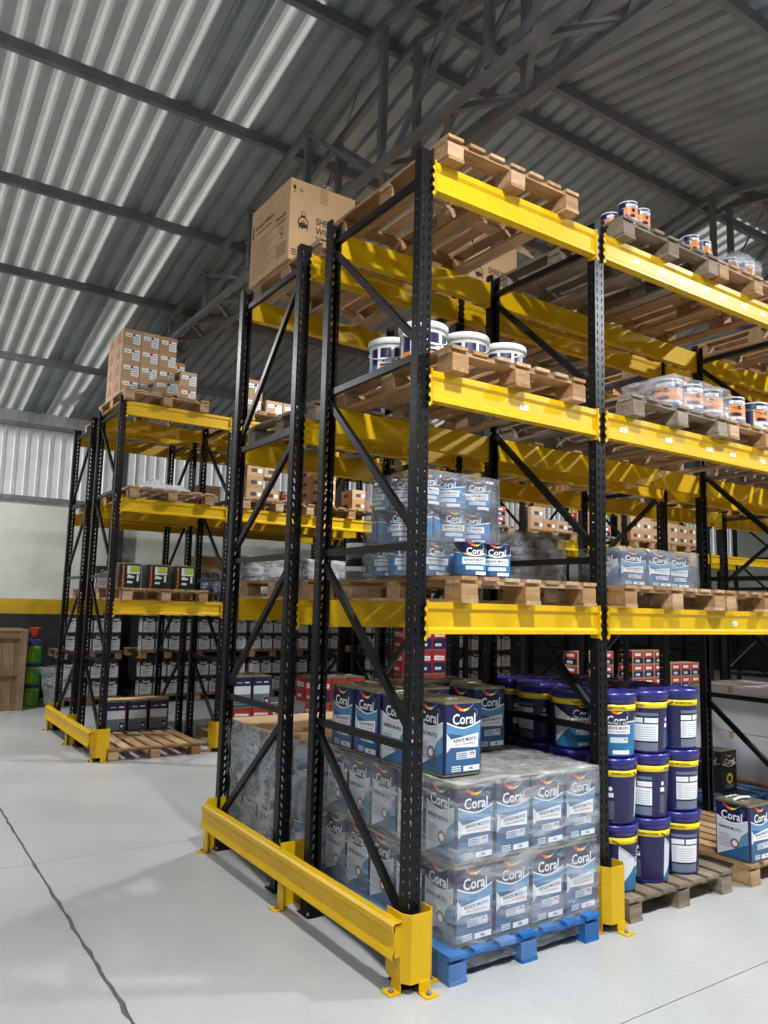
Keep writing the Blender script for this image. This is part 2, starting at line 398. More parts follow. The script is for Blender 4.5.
    # columns
    for x in (1.42, 5.8, 10.2, 14.6):
        mb = MB(); hw, d = .1, .2; y1 = Y-.01; y0 = y1-d; t = .01
        prof = [(x-hw, y0), (x+hw, y0), (x+hw, y0+t), (x+t/2, y0+t), (x+t/2, y1-t), (x+hw, y1-t), (x+hw, y1), (x-hw, y1), (x-hw, y1-t), (x-t/2, y1-t), (x-t/2, y0+t), (x-hw, y0+t)]
        mb.extrude(prof, 'z', 0, 4.7, mat('dark column paint', (.03, .03, .032), .5))
        tag(ob('trim_%d' % tn, mb.mesh('column')), 'dark steel I-section column against back wall, number %s from the left' % ORD[[1.42, 5.8, 10.2, 14.6].index(x)], None, None, 'structure'); tn += 1
    # trusses: two planes .33 apart, level bottom chords, pitched top chords
    def truss(xt, lab, full=True):
        t = thing('roof_truss', lab, 'truss', (xt, YR, 5.04), 0, 'roof trusses')
        def part(nm, a, b, wd=.07, ht=.07):
            mb = MB(); mb.bar(a, b, wd, ht, STEELD); ob(nm, mb.mesh(nm), t)
        zb = 0.0; span = 8.8
        def zt(y): return ZR-.16-S*abs(y)-5.04
        nodes = [k*1.25 for k in range(-7, 8)]
        for dx in (0, .33):
            part('bottom_chord', (dx, -span, zb), (dx, span, zb), .055 if dx == 0 else .09, .06 if dx == 0 else .1)
            for sgn in (-1, 1): part('top_chord', (dx, 0, zt(0)), (dx, sgn*span, zt(span)), .055, .065)
            for y in nodes:
                if zt(y) < .25: continue
                part('post', (dx, y, zb+.05), (dx, y, zt(y)-.02), .055, .055)
                sg = 1 if y > 0 else -1
                if y != 0 and zt(y) > .3:
                    yi = y-sg*1.25*.85
                    part('diagonal', (dx, y, zt(y)-.05), (dx, yi, zb+.03), .038, .038)
        for i in range(int(2*span/.42)):
            y = -span+i*.42
            a, b = ((0, .33) if i % 2 else (.33, 0))
            part('lacing', (a, y, zb), (b, y+.42, zb), .045, .045)
        for dx, ya, yb in ((.16, -.68, -.1), (.16, .59, 1.2)):
            mb = MB(); mb.tube([(dx, ya, 1.15), (dx, yb, .35)], .009, STEELD); ob('tie_rod', mb.mesh('tie_rod'), t)
        return t
    truss(.95, 'nearest lattice roof truss, passing above the big carton')
    truss(5.35, 'middle lattice roof truss, beyond the topmost small tins')
    truss(9.75, 'farthest lattice roof truss, deep in the building')
structure()

# lamps (high bays over the aisles, plus an unseen helper for the back wall)
def lamp(x, y, p, wh):
    t = thing('high_bay_lamp', 'round high bay lamp %s' % wh, 'lamp', (x, y, 5.3), 0, 'high bay lamps')
    mb = MB(); mb.lathe([(.05, .22), (.07, .2), (.09, .08), (.2, .02), (.21, 0)], STEELD, 20, capb=False); ob('housing', mb.mesh('housing'), t)
    mb = MB(); mb.lathe([(.19, .004), (.19, .012)], EMIT, 20); ob('lens', mb.mesh('lens'), t)
    mb = MB(); mb.tube([(0, 0, .22), (0, 0, 6.3-.19*abs(y-1.84)-5.3)], .006, STEELD); ob('hanger', mb.mesh('hanger'), t)
    l = bpy.data.lights.new('lamp_light', 'AREA'); l.shape = 'DISK'; l.size = .36; l.energy = p; l.color = (.96, .98, 1)
    lo = bpy.data.objects.new('lamp_light', l); COL.objects.link(lo); lo.parent = t; lo.location = (0, 0, -.01)
for x, y, p, wh in LAMPS: lamp(x, y, p, wh)

# ------------------------------------------------------------------ PALLET RACKS
U, D, H, WD = .0753, .9444, 3.886, .055
BAYX = [0, 1.2553, 3.57, 5.885, 8.2, 10.515, 12.83]
ZL = [1.66, 2.765, 3.832]
def upright_mesh():
    mb = MB(); p = .05; n = int(H/p)
    def ring(xa, xb, z0, z1, hole, pl):
        o = [(xa, z0), (xb, z0), (xb, z1), (xa, z1)]
        for k in range(4): mb.face([pl(*o[k]), pl(*o[(k+1) % 4]), pl(*hole[(k+1) % 4]), pl(*hole[k])], BLACK)
    fr = lambda x, z: (x, 0, z); sl = lambda y, z: (0, y, z); sr = lambda y, z: (U, y, z)
    for k in range(n):
        z0, z1 = k*p, (k+1)*p
        if k == n-1: z1 = H
        for xa, xb in ((0, .007), (.030, .0453), (.0683, U)): mb.face([fr(xa, z0), fr(xb, z0), fr(xb, z1), fr(xa, z1)], BLACK)
        ring(.007, .030, z0, z1, [(.018, z0+.010), (.026, z0+.010), (.019, z0+.038), (.011, z0+.038)], fr)
        ring(.0453, .0683, z0, z1, [(.0493, z0+.010), (.0573, z0+.010), (.0643, z0+.038), (.0563, z0+.038)], fr)
        for pl in (sl, sr):
            mb.face([pl(0, z0), pl(.016, z0), pl(.016, z1), pl(0, z1)], BLACK)
            ring(.016, .036, z0, z1, [(.0225, z0+.0215), (.0295, z0+.0215), (.0295, z0+.0285), (.0225, z0+.0285)], pl)
            mb.face([pl(.036, z0), pl(WD, z0), pl(WD, z1), pl(.036, z1)], BLACK)
    for a, b in ((0, .016), (U-.016, U)): mb.face([(a, WD, 0), (b, WD, 0), (b, WD, H), (a, WD, H)], BLACK)
    return mb.mesh('upright')
UPR = upright_mesh()
def base_mesh():
    mb = MB(); mb.box(-.018, U+.018, -.02, .1, 0, .006, BLACK); mb.box(-.006, U+.006, -.006, .06, .006, .09, BLACK)
    mb.lathe([(.008, .006), (.008, .02)], STEELD, 6, -.008, .08); mb.lathe([(.008, .006), (.008, .02)], STEELD, 6, U+.008, .08)
    return mb.mesh('base_plate')
BASE = base_mesh()
BH = .148
def beam_mesh(L):
    mb = MB()
    prof = [(-.012, 0), (-.012, -.03), (.0, -.046), (.0, -.115), (-.012, -.128), (-.012, -BH), (.04, -BH), (.04, 0)]
    mb.extrude(prof, 'x', 0, L, YEL)
    return mb.mesh('beam')
def conn_mesh(sgn):
    mb = MB()
    mb.box(0 if sgn > 0 else -.006, .006 if sgn > 0 else 0, -.018, .045, -BH-.022, .008, YEL)
    x0, x1 = ((-.008, .006) if sgn > 0 else (-.006, .008))
    mb.box(min(x0, x1)+.004*(sgn > 0), max(x0, x1)-.004*(sgn < 0), -.018, -.012, -BH-.022, .008, YEL)
    for k in range(4):
        z = -.02-k*.045
        if sgn > 0: mb.face([(-.004, -.0165, z), (-.016, -.0165, z-.006), (-.016, -.0165, z-.02), (-.004, -.0165, z-.026)], YEL)
        else: mb.face([(.004, -.0165, z), (.014, -.0165, z-.006), (.014, -.0165, z-.02), (.004, -.0165, z-.026)], YEL)
    return mb.mesh('connector')
BM = {}; CONN = {1: conn_mesh(1), -1: conn_mesh(-1)}
def stick_mesh():
    mb = MB(); mb.box(-.03, .03, -.0025, 0, -.013, .013, WHITE)
    mb.box(-.02, .02, -.0029, -.0025, .002, .005, GREYP); mb.box(-.02, .012, -.0029, -.0025, -.006, -.002, GREYP)
    return mb.mesh('sticker')
STK = stick_mesh()
BR = {}
def bar_mesh(a, b):
    k = (a, b)
    if k not in BR:
        mb = MB(); mb.bar((0,)+a, (0,)+b, .028, .036, BLACK); BR[k] = mb.mesh('brace')
    return BR[k]
def rack(label, y0, nbay, zs=1.0, flip=False, mids=(2.84, 1.92, 1.0), levels=(0, 1, 2), stickers=None):
    t = thing('pallet_rack', label, 'rack', (0, y0, 0), 0, 'steel pallet racks')
    for i in range(nbay+1):
        x = BAYX[i]
        for front in (True, False):
            o = ob('upright', UPR, t, (x, 0, .004) if front else (x+U, D, .004), 0 if front else PI, (1, 1, zs))
            ob('base_plate', BASE, o)
        hs = [3.75*zs]+[z*zs for z in mids]+[.16]
        for z in hs[:4]:
            ob('brace', bar_mesh((WD-.01, z), (D-WD+.01, z)), t, (x+U/2, 0, 0))
        for k in range(4):
            za, zb = hs[k]-.06, hs[k+1]+.08
            if not flip: a, b = (D-WD, za), (WD, zb)
            else: a, b = (WD, za), (D-WD, zb)
            ob('brace', bar_mesh(a, b), t, (x+U/2, 0, 0))
    for i in range(nbay):
        x = BAYX[i]+U; L = BAYX[i+1]-x
        k = round(L, 3)
        if k not in BM: BM[k] = beam_mesh(L)
        for li in levels:
            z = ZL[li]*zs
            for front in (True, False):
                if front: o = ob('beam', BM[k], t, (x, 0, z))
                else: o = ob('beam', BM[k], t, (x+L, D, z), PI)
                for e, sg in ((0, 1), (L, -1)): ob('connector', CONN[sg], o, (e, 0, 0))
                if front and stickers and (i, li) in stickers:
                    for fx in stickers[(i, li)]: ob('label_sticker', STK, o, (fx, 0, -.08))
    return t
rack('front black and yellow pallet rack, its end nearest the camera', 0, 4,
     stickers={(1, 2): [.3, .55, .77, 1.0, 1.2, 1.45, 1.68, 1.95], (1, 1): [.16, .58, 1.0, 1.26, 1.62, 1.9], (1, 0): [1.22, 1.9], (0, 1): [.62], (2, 1): [.5, 1.4]})
rack('second pallet rack, standing back to back behind the front one', D+.3245, 4, flip=True, mids=(2.70, 1.92, 1.0))
rack('pallet rack across the aisle with cartons stacked on top', 5.38, 6, .98)
rack('farthest pallet rack, between the carton rack and back wall', 5.38+D+.3245, 6, .98, flip=True)

# ------------------------------------------------------------------ GUARDS
def protector_mesh():
    mb = MB(); path = [(-.05, .075), (-.05, -.035), (-.022, -.075), (.078, -.075), (.112, -.045), (.112, .03)]
    mb.extrude(strip_sheet(path, .006), 'z', .045, .325, YEL)
    for seg, (a, b) in (((0), ((-.05, .05), (-.05, -.03))), ((1), ((0.0, -.075), (.075, -.075)))):
        pass
    mb.box(-.05, -.044, -.035, .03, 0, .05, YEL); mb.box(.02, .078, -.081, -.075, 0, .05, YEL); mb.box(.112, .118, -.03, .03, 0, .05, YEL)
    return mb.mesh('shield')
PROT = protector_mesh()
def feet_meshes():
    out = []
    for (x0, x1, y0, y1) in ((-.105, -.044, -.04, .03), (.02, .085, -.135, -.075), (.112, .165, -.03, .03)):
        mb = MB(); mb.box(x0, x1, y0, y1, 0, .006, YEL)
        mb.lathe([(.012, .006), (.012, .013), (.007, .013), (.007, .022)], STEELD, 8, (x0+x1)/2, (y0+y1)/2); out.append(mb.mesh('foot'))
    return out
FEET = feet_meshes()
def protector(x, y, lab):
    t = thing('upright_protector', lab, 'guard', (x, y, 0), 0, 'yellow upright protectors')
    ob('shield', PROT, t)
    for f in FEET: ob('foot', f, t)
protector(0, 0, 'yellow steel protector around the corner upright beside blue pallet')
protector(BAYX[1], -.02, 'yellow steel protector between wrapped tin load and indigo buckets')
protector(0, 5.38, 'yellow protector at the end corner of the carton rack')
protector(BAYX[1], 5.38, 'yellow protector right of the low empty floor pallet across aisle')
protector(BAYX[2], 0, 'yellow protector on the third upright of the front rack')
def guard(y0, y1, lab):
    t = thing('guard_rail', lab, 'guard rail', (-.1, y0, 0), 0, 'yellow end guard rails')
    path = [(.05, .297), (.012, .297), (.0, .285), (-.001, .262), (.009, .25), (.008, .195), (.0, .178), (-.007, .155), (.002, .145)]
    mb = MB(); mb.extrude(strip_sheet(path, .005, 1), 'y', 0, y1-y0, YEL); ob('rail', mb.mesh('rail'), t)
    for yy in (1.06, y1-y0-.08):
        mb = MB(); mb.box(.022, .03, yy, yy+.07, 0, .28, YEL); mb.box(.03, .18, yy+.062, yy+.07, 0, .33, YEL)
        p = ob('post', mb.mesh('post'), t)
        mb = MB(); mb.box(-.03, .03, yy-.0, yy+.07, 0, .007, YEL); mb.lathe([(.01, .007), (.01, .02)], STEELD, 6, 0.0, yy+.035); ob('foot', mb.mesh('foot'), p)
    mb = MB(); mb.box(.02, .05, .01, .05, .15, .28, YEL); ob('bracket', mb.mesh('bracket'), t)
guard(-.045, 2.2, 'long yellow guard rail at the foot of the nearest racks')
guard(5.335, 7.58, 'long yellow guard rail at the foot of the carton rack')

# ------------------------------------------------------------------ PALLETS
PH = .126
_pm = {}
def pmesh(key, dims, m):
    k = (key, dims, m.name)
    if k not in _pm:
        mb = MB(); x, y, z = dims; mb.box(-x/2, x/2, -y/2, y/2, 0, z, m)
        _pm[k] = mb.mesh(key)
    return _pm[k]
NP = [0]
def pallet(x0, y0, z, lab, style='new', wd=.94, dp=1.12, group='wooden pallets on the racks', rz=0, boards=7):
    m, mx = {'new': (WOOD, WOODX), 'old': (WOODD, WOODXD), 'blue': (BLUEW, BLUEWX)}[style]
    NP[0] += 1
    t = thing('pallet', lab, 'pallet', (x0+wd/2, y0+dp/2, z), rz, group)
    r = random.Random(NP[0])
    bt = .018; bw = .098
    bx = [-wd/2+.055, 0, wd/2-.055]; by = [-dp/2+.065, 0, dp/2-.065]
    for x in bx: ob('bottom_board', pmesh('bottom_board', (.1, dp, bt), m), t, (x, 0, 0))
    for x in bx:
        for y in by: ob('block', pmesh('block', (.1, .125, .072), mx), t, (x+r.uniform(-.006, .006), y, bt))
    for y in by: ob('stringer_board', pmesh('stringer_board', (wd, .1, bt), mx), t, (0, y, bt+.072))
    n = boards
    for k in range(n):
        x = -wd/2+bw/2+(wd-bw)*k/(n-1)
        ob('deck_board', pmesh('deck_board', (bw, dp, bt), m), t, (x+r.uniform(-.004, .004) if 0 < k < n-1 else x, r.uniform(-.006, .006), bt+.072+bt))
    return t

# ------------------------------------------------------------------ PRODUCTS
def rbox(mb, hx, hy, z0, z1, c, m):
    p = []
    for sx, sy, a0 in ((1, 1, 0), (-1, 1, .5*PI), (-1, -1, PI), (1, -1, 1.5*PI)):
        for k in range(3):
            a = a0+k*PI/4; p.append((sx*(hx-c)+c*math.cos(a), sy*(hy-c)+c*math.sin(a)))
    mb.extrude(p, 'z', z0, z1, m)
def tin_print(style, HX=.1165, HT=.345, top=NAVY):
    mb = MB(); hx = HX-.001; w2 = HX-.012
    for i, side in enumerate(('-y', '-x', '+y', '+x')):
        P = Print(mb, boxmap(HX, HX, side)); h = HT/.345
        edge = lambda u: h*(.222+.030*abs(u/w2)**1.6)
        if style in ('blue', 'gold'):
            base, mid, lt = (MBLUE, CYANB, LBLUE) if style == 'blue' else (DTIN, DTIN, YELP)
            if i % 2 == 0:
                P.band(-w2, w2, .012, edge, base, 1, 8)
                P.band(-w2, w2, lambda u: h*(.20-.035*(u+w2)/(2*w2)), edge, LBLUE if style == 'blue' else DTIN, 2, 8)
                P.band(-w2, w2, lambda u: edge(u)-.007, edge, WHITE, 3, 8)
                if style == 'blue':
                    P.poly([(-w2*.75, .132*h), (w2*.86, .126*h), (w2*.86, .192*h), (-w2*.75, .17*h)], WHITE, 4)
                    P.poly([(-w2, .11*h), (-w2*.75, .132*h), (-w2*.75, .17*h), (-w2, .2*h)], PALE, 4)
                    P.text('RENDE MUITO', w2*.08, .165*h, w2*1.36, .016, INKB, 5, False, .05)
                    P.text('TINTA CONCENTRADA', w2*.08, .145*h, w2*1.2, .008, RED, 5, False, .03)
                    P.poly([(-w2*.42, .075*h), (w2*.72, .075*h), (w2*.72, .112*h), (-w2*.42, .108*h)], PALE, 4)
                    P.ring(w2*.5, .092*h, .008, .014, RED, 5, 0, PI, 6)
                    for k in range(3): P.poly([(-w2*.36, (.08+.009*k)*h), (w2*.2, (.08+.009*k)*h), (w2*.2, (.084+.009*k)*h), (-w2*.36, (.084+.009*k)*h)], GREYP, 5)
                    P.poly([(w2*.0, .018*h), (w2*.95, .018*h), (w2*.95, .044*h), (0, .042*h)], WHITE, 4)
                    P.text('18L', w2*.45, .031*h, .03, .012, INKB, 5)
                    for k in range(3): P.poly([(-w2*.7, (.02+.01*k)*h), (-w2*.15, (.02+.01*k)*h), (-w2*.15, (.026+.01*k)*h), (-w2*.7, (.026+.01*k)*h)], PALE, 4)
                else:
                    P.ring(0, .12*h, .025, .045, YELP, 4)
                    P.poly([(-w2*.6, .04), (w2*.6, .04), (w2*.6, .07), (-w2*.6, .07)], GREYP, 4)
            else:
                P.band(-w2, w2, .012, edge, PALE if style == 'blue' else DTIN, 1, 8)
                P.band(-w2, w2, lambda u: edge(u)-.007, edge, WHITE, 2, 8)
                if style == 'blue':
                    P.poly([(-w2, .012), (w2, .012), (w2, .11*h)], MBLUE, 2)
                    P.poly([(w2*.25, .07*h), (w2, .11*h), (w2, .19*h), (w2*.55, .15*h)], LBLUE, 2)
                    P.text('RENDE MUITO', -w2*.12, .185*h, w2*1.45, .018, INKB, 4, False, -.04)
                    P.ring(w2*.15, .1*h, .017, .03, BROWN, 4)
                    P.ring(w2*.15, .1*h, .001, .017, WHITE, 4)
                    for k in range(7): P.poly([(-w2*.85, (.07+.012*k)*h), (-w2*(.1+.04*(k % 3)), (.07+.012*k)*h), (-w2*(.1+.04*(k % 3)), (.073+.012*k)*h), (-w2*.85, (.073+.012*k)*h)], GREYP, 3)
            logo(P, 0, .262*h, w2*1.35, 4)
        elif style == 'white':
            P.band(-w2, w2, .012, lambda u: h*(.2+.035*abs(u/w2)), WTIN, 1, 6)
            P.text('Coral', 0, .262*h, w2*1.25, .06*h, WHITE, 3)
            P.text('RENDE', 0, .172*h, w2*1.2, .016, INKB, 3)
            for k in range(4): P.poly([(-w2*.8, (.06+.022*k)*h), (w2*(.1+.2*(k % 3)), (.06+.022*k)*h), (w2*(.1+.2*(k % 3)), (.068+.022*k)*h), (-w2*.8, (.068+.022*k)*h)], GREYP, 3)
        elif style == 'burgundy':
            if i % 2 == 0:
                P.band(-w2, w2, .02, .3*h, NAVY, 1, 1)
                P.poly([(w2*.92, .02), (w2, .02), (w2, .235*h), (w2*.92, .235*h)], BURG, 2); P.poly([(-w2, .14*h), (w2*.9, .14*h), (w2*.9, .235*h), (-w2, .235*h)], PALE, 2)
                P.poly([(-w2, .02), (w2*.9, .02), (w2*.9, .135*h), (-w2, .135*h)], GREYP, 2)
                for k in range(4): P.poly([(-w2*.9, (.04+.024*k)*h), (w2*.1, (.04+.024*k)*h), (w2*.1, (.046+.024*k)*h), (-w2*.9, (.046+.024*k)*h)], NAVY, 3)
                P.poly([(w2*.35, .03*h), (w2*.8, .03*h), (w2*.8, .1*h), (w2*.35, .1*h)], NAVY, 3); P.ring(w2*.6, .06*h, .001, .014, WHITE, 4)
                P.poly([(-w2*.7, .27*h), (-w2*.1, .27*h), (-w2*.1, .279*h), (-w2*.7, .279*h)], PALE, 3); P.poly([(w2*.2, .268*h), (w2*.75, .268*h), (w2*.75, .282*h), (w2*.2, .282*h)], WHITE, 3)
            else:
                P.band(-w2, w2, .02, .235*h, BURG, 1, 1); P.text('Coral', 0, .17*h, w2*1.3, .04, WHITE, 3)
                P.poly([(-w2*.4, .08*h), (w2*.4, .08*h), (w2*.4, .11*h), (-w2*.4, .11*h)], WHITE, 3)
        elif style == 'black':
            if i % 2 == 0:
                P.poly([(-w2*.35, .2*h), (w2*.95, .2*h), (w2*.95, .31*h), (-w2*.35, .31*h)], PALE, 1)
                P.poly([(-w2*.05, .225*h), (w2*.9, .225*h), (w2*.9, .305*h), (-w2*.05, .305*h)], LIME, 2)
                P.poly([(-w2*.35, .14*h), (w2*.35, .14*h), (w2*.45, .165*h), (-w2*.25, .19*h)], PALE, 2)
                P.poly([(-w2*.3, .07*h), (w2*.25, .07*h), (w2*.25, .1*h), (-w2*.3, .1*h)], PALE, 2)
                P.poly([(w2*.65, .1*h), (w2*.88, .1*h), (w2*.88, .19*h), (w2*.65, .19*h)], PALE, 2)
                P.text('Hydronorth', -w2*.72, .165*h, .3*h, .03, ORANGE, 3, True)
            else:
                P.text('Hydronorth', 0, .165*h, .3*h, .04, ORANGE, 3, True)
        elif style == 'red':
            P.band(-w2, w2, .02, .17*h, NAVY if i % 2 == 0 else REDT, 1, 1)
            P.poly([(-w2*.8, .2*h), (w2*.8, .2*h), (w2*.8, .26*h), (-w2*.8, .27*h)], WHITE, 2)
            P.text('Coral', 0, .235*h, w2*1.2, .03, RED, 3)
            P.poly([(-w2*.7, .06*h), (w2*.3, .06*h), (w2*.3, .1*h), (-w2*.7, .1*h)], PALE, 3)
    return mb.mesh('label_print')
def tin_body(m, HX=.1165, HT=.345):
    mb = MB(); rbox(mb, HX, HX, 0, HT-.004, .012, m)
    rbox(mb, HX+.003, HX+.003, 0, .008, .014, TINTOP); rbox(mb, HX+.003, HX+.003, HT-.012, HT, .014, DTIN if m is DTIN else TINTOP)
    return mb.mesh('paint_tin')
def tin_lid(HX=.1165, HT=.345):
    mb = MB(); rbox(mb, HX-.008, HX-.008, HT, HT+.0015, .01, TINTOP)
    mb.lathe([(.05, HT+.001), (.05, HT+.006), (.045, HT+.007), (.043, HT+.003)], TINTOP, 16)
    mb.tube([(-.06, .07, HT+.002), (-.055, .075, HT+.008), (.055, .075, HT+.008), (.06, .07, HT+.002)], .003, CAPW, 5)
    return mb.mesh('lid')
TIN = {}
def tin_kind(k, style, body, HX=.1165, HT=.345):
    TIN[k] = (tin_body(body, HX, HT), tin_lid(HX, HT), tin_print(style, HX, HT))
tin_kind('blue', 'blue', NAVY); tin_kind('gold', 'gold', DTIN)
tin_kind('white', 'white', DTIN, .107, .275); tin_kind('burgundy', 'burgundy', NAVY); tin_kind('black', 'black', BLK, .1165, .27)
tin_kind('red', 'red', REDT, .1165, .31)
def tin(kind, x, y, z, lab, group, rz=0, name='paint_tin'):
    b, l, p = TIN[kind]
    o = ob(name, b, None, (x, y, z), rz); tag(o, lab, 'paint tin', group)
    ob('lid', l, o); ob('label_print', p, o); return o

def bucket_meshes():
    HB = .345
    mb = MB(); mb.lathe([(.128, 0), (.131, .006), (.145, .275), (.145, .318)], BNAVY, 64)
    mb.lathe([(.129, 0), (.1335, .012), (.1335, .014)], PURP, 32)
    body = mb.mesh('paint_bucket')
    mb = MB(); mb.lathe([(.148, .296), (.152, .298), (.152, .318), (.157, .322), (.157, .337), (.153, HB+.006), (.145, HB+.008), (.138, HB), (.136, HB-.004)], PURP, 32); lid = mb.mesh('lid')
    mb = MB(); mb.lathe([(.1455, .255), (.1468, .2555), (.1475, .288), (.146, .2885)], BYEL, 64, capb=False, capt=False)
    for a in (-90, 30, 150): Print(mb, cylmap(.1475, .1475, 1, math.radians(a))).text('PROMOCIONAL', 0, .272, .13, .013, INKB, 2)
    band = mb.mesh('yellow_band')
    mb = MB()
    A = Print(mb, cylmap(.1307, .145, .275, math.radians(-90))); R = .146
    rad = lambda d: math.radians(d)*R
    A.band(rad(-70), rad(70), .012, lambda u: .185, TEAL, 1, 14)
    A.band(rad(-75), rad(-28), lambda u: max(.012, .03+.10*((u-rad(-75))/rad(47))), lambda u: .25-.07*((u-rad(-75))/rad(47)), PALE, 2, 8)
    A.band(rad(-75), rad(-28), .012, lambda u: max(.013, .03+.10*((u-rad(-75))/rad(47))), TEAL, 2, 8)
    A.band(rad(28), rad(72), .012, .2, CYANB, 1, 6); A.band(rad(28), rad(72), .192, .2, WHITE, 2, 6)
    A.band(rad(-26), rad(40), .13, .178, WHITE, 3, 6); A.text('RENDE MUITO', rad(7), .162, rad(56), .016, INKB, 5); A.text('TINTA CONCENTRADA', rad(7), .142, rad(50), .008, RED, 5)
    A.band(rad(-14), rad(34), .082, .112, PALE, 3, 5); A.ring(rad(26), .095, .006, .011, RED, 5, 0, PI, 5)
    A.band(rad(-8), rad(40), .02, .042, WHITE, 3, 5); logo(A, rad(5), .205, rad(52), 4)
    B = Print(mb, cylmap(.1307, .145, .275, math.radians(-90+145)))
    B.band(rad(-36), rad(36), .07, .165, WHITE, 2, 8); B.band(rad(-36), rad(-4), .172, .2, WHITE, 2, 4); B.band(rad(0), rad(36), .172, .2, WHITE, 2, 4)
    B.band(rad(-36), rad(36), .015, .06, GREYP, 2, 8); B.band(rad(-36), rad(36), .212, .228, GREYP, 2, 6)
    for k in range(6): B.band(rad(-20), rad(30), .08+.013*k, .082+.013*k, GREYP, 3, 5)
    B.band(rad(-34), rad(-22), .075, .16, PALE, 3, 2)
    Dp = Print(mb, cylmap(.1307, .145, .275, math.radians(-90+212)))
    Dp.ring(0, .19, .001, .012, WHITE, 2); Dp.band(rad(-7), rad(7), .145, .168, WHITE, 2, 3)
    for k in range(9): Dp.band(rad(-8), rad(8), .03+.011*k, .036+.011*k, GREYP, 2, 2)
    pr = mb.mesh('label_print')
    mb = MB(); pts = []
    for k in range(13):
        a = PI*k/12; pts.append((.158*math.cos(a), -.035*math.sin(a)-.12*math.sin(a), .28-.085*math.sin(a)))
    mb.tube(pts, .0035, BLK, 5); hd = mb.mesh('handle')
    return body, [('lid', lid), ('yellow_band', band), ('label_print', pr), ('handle', hd)]
BUCK = bucket_meshes()
def bucket(x, y, z, rz, lab, group):
    o = ob('paint_bucket', BUCK[0], None, (x, y, z), math.radians(rz)); tag(o, lab, 'bucket', group)
    for n, me in BUCK[1]: ob(n, me, o)
def gallon_meshes(r, h, style):
    mb = MB()
    base = {'blue': NAVY, 'orange': WTIN, 'grey': GTIN, 'wb': CAPW, 'green': GREEN, 'dark': DTIN}[style]
    mb.lathe([(r*1.02, 0), (r*1.02, .006), (r, .008), (r, h-.01), (r*1.02, h-.008), (r*1.02, h)], base, 48)
    body = mb.mesh('can')
    mb = MB()
    if style in ('wb', 'green'):
        lm = CAPW if style == 'wb' else PURP
        mb.lathe([(r*1.02, h-.03), (r*1.09, h-.028), (r*1.09, h+.004), (r*1.05, h+.01), (r*.98, h+.01), (r*.96, h+.002)], lm, 24)
    else: mb.lathe([(r*.94, h), (r*.94, h-.004), (r*.8, h-.004), (r*.8, h+.003), (r*.74, h+.003)], TINTOP if style != 'orange' else CAPW, 24)
    lid = mb.mesh('lid')
    mb = MB()
    for a in (-90, 90):
        P = Print(mb, cylmap(r, r, h, math.radians(a))); W = r*1.5
        if style == 'blue':
            P.band(-W, W, .01, lambda u: h*(.62+.12*abs(u/W)), CYANB, 1, 12); P.band(-W, W, .01, lambda u: h*(.25-.1*u/W), MBLUE, 2, 12)
            P.band(-W, W, lambda u: h*(.585+.12*abs(u/W)), lambda u: h*(.62+.12*abs(u/W)), WHITE, 3, 12)
            P.band(-W*.55, W*.55, h*.36, h*.56, WHITE, 4, 6); P.text('RENDE MUITO', 0, h*.48, W*.9, h*.07, INKB, 5); P.text('TINTA CONCENTRADA', 0, h*.4, W*.8, h*.03, RED, 5)
            P.band(-W*.4, W*.4, h*.2, h*.31, PALE, 4, 5); P.band(W*.0, W*.6, h*.06, h*.15, WHITE, 4, 5); logo(P, 0, h*.74, W*.75, 4)
        elif style == 'orange':
            P.band(-W, W, h*.72, h*.97, NAVY, 1, 12); P.band(-W*.5, W, h*.28, h*.7, ORANGE, 1, 10)
            P.band(-W*.4, W*.5, h*.74, h*.86, WHITE, 3, 6); P.ring(W*.1, h*.6, .001, h*.08, NAVY, 3)
            P.band(-W*.4, W*.2, h*.3, h*.42, NAVY, 3, 5); P.band(-W, -W*.55, h*.1, h*.7, NAVY, 1, 3); P.band(-W*.1, W*.7, h*.08, h*.2, GREYP, 2, 4)
            P.text('Coral', W*.05, h*.8, W*.5, h*.09, NAVY, 4)
        elif style == 'grey':
            P.band(-W, W, h*.1, h*.55, PALE, 1, 8); P.text('Coral', 0, h*.72, W*.8, h*.2, WHITE, 3); P.band(-W*.6, W*.6, h*.22, h*.4, GREYP, 2, 5)
        elif style == 'dark':
            P.band(-W, W, h*.12, h*.5, GREYP, 1, 8); P.band(-W*.6, W*.6, h*.56, h*.78, WHITE, 2, 5)
            for k in range(4): P.band(-W*.9, W*.5, h*(.16+.08*k), h*(.19+.08*k), DTIN, 2, 5)
        elif style == 'wb':
            P.band(-r*1.5, r*1.5, h*.46, h*.82, NAVY, 1, 16); P.band(-r*1.5, r*1.5, h*.1, h*.46, ORANGE, 1, 16)
            for k in (-1.0, -.35, .3, .95): P.band(k*r, (k+.14)*r, h*.1, h*.82, CAPW, 2, 1)
            P.band(-.2*r, .6*r, h*.5, h*.62, WHITE, 3, 4); P.text('MACTRA', .2*r, h*.56, .66*r, h*.09, NAVY, 4); P.band(-.8*r, -.4*r, h*.3, h*.5, CYANB, 2, 2)
        elif style == 'green':
            P.band(-W*.3, W*.3, h*.1, h*.7, LIME, 1, 4); P.band(-W, -W*.5, h*.1, h*.8, NAVY, 1, 3); P.band(-W, W, h*.78, h*.84, LIME, 1, 8)
    pr = mb.mesh('label_print')
    mb = MB(); pts = []
    zz = h*.86
    for k in range(11):
        a = PI*k/10; pts.append((r*1.03*math.cos(a), -r*(.3+.75)*math.sin(a), zz-h*.28*math.sin(a)))
    mb.tube(pts, .0025 if style != 'wb' else .004, CAPW if style in ('wb',) else TINTOP, 5); hd = mb.mesh('handle')
    return body, lid, pr, hd
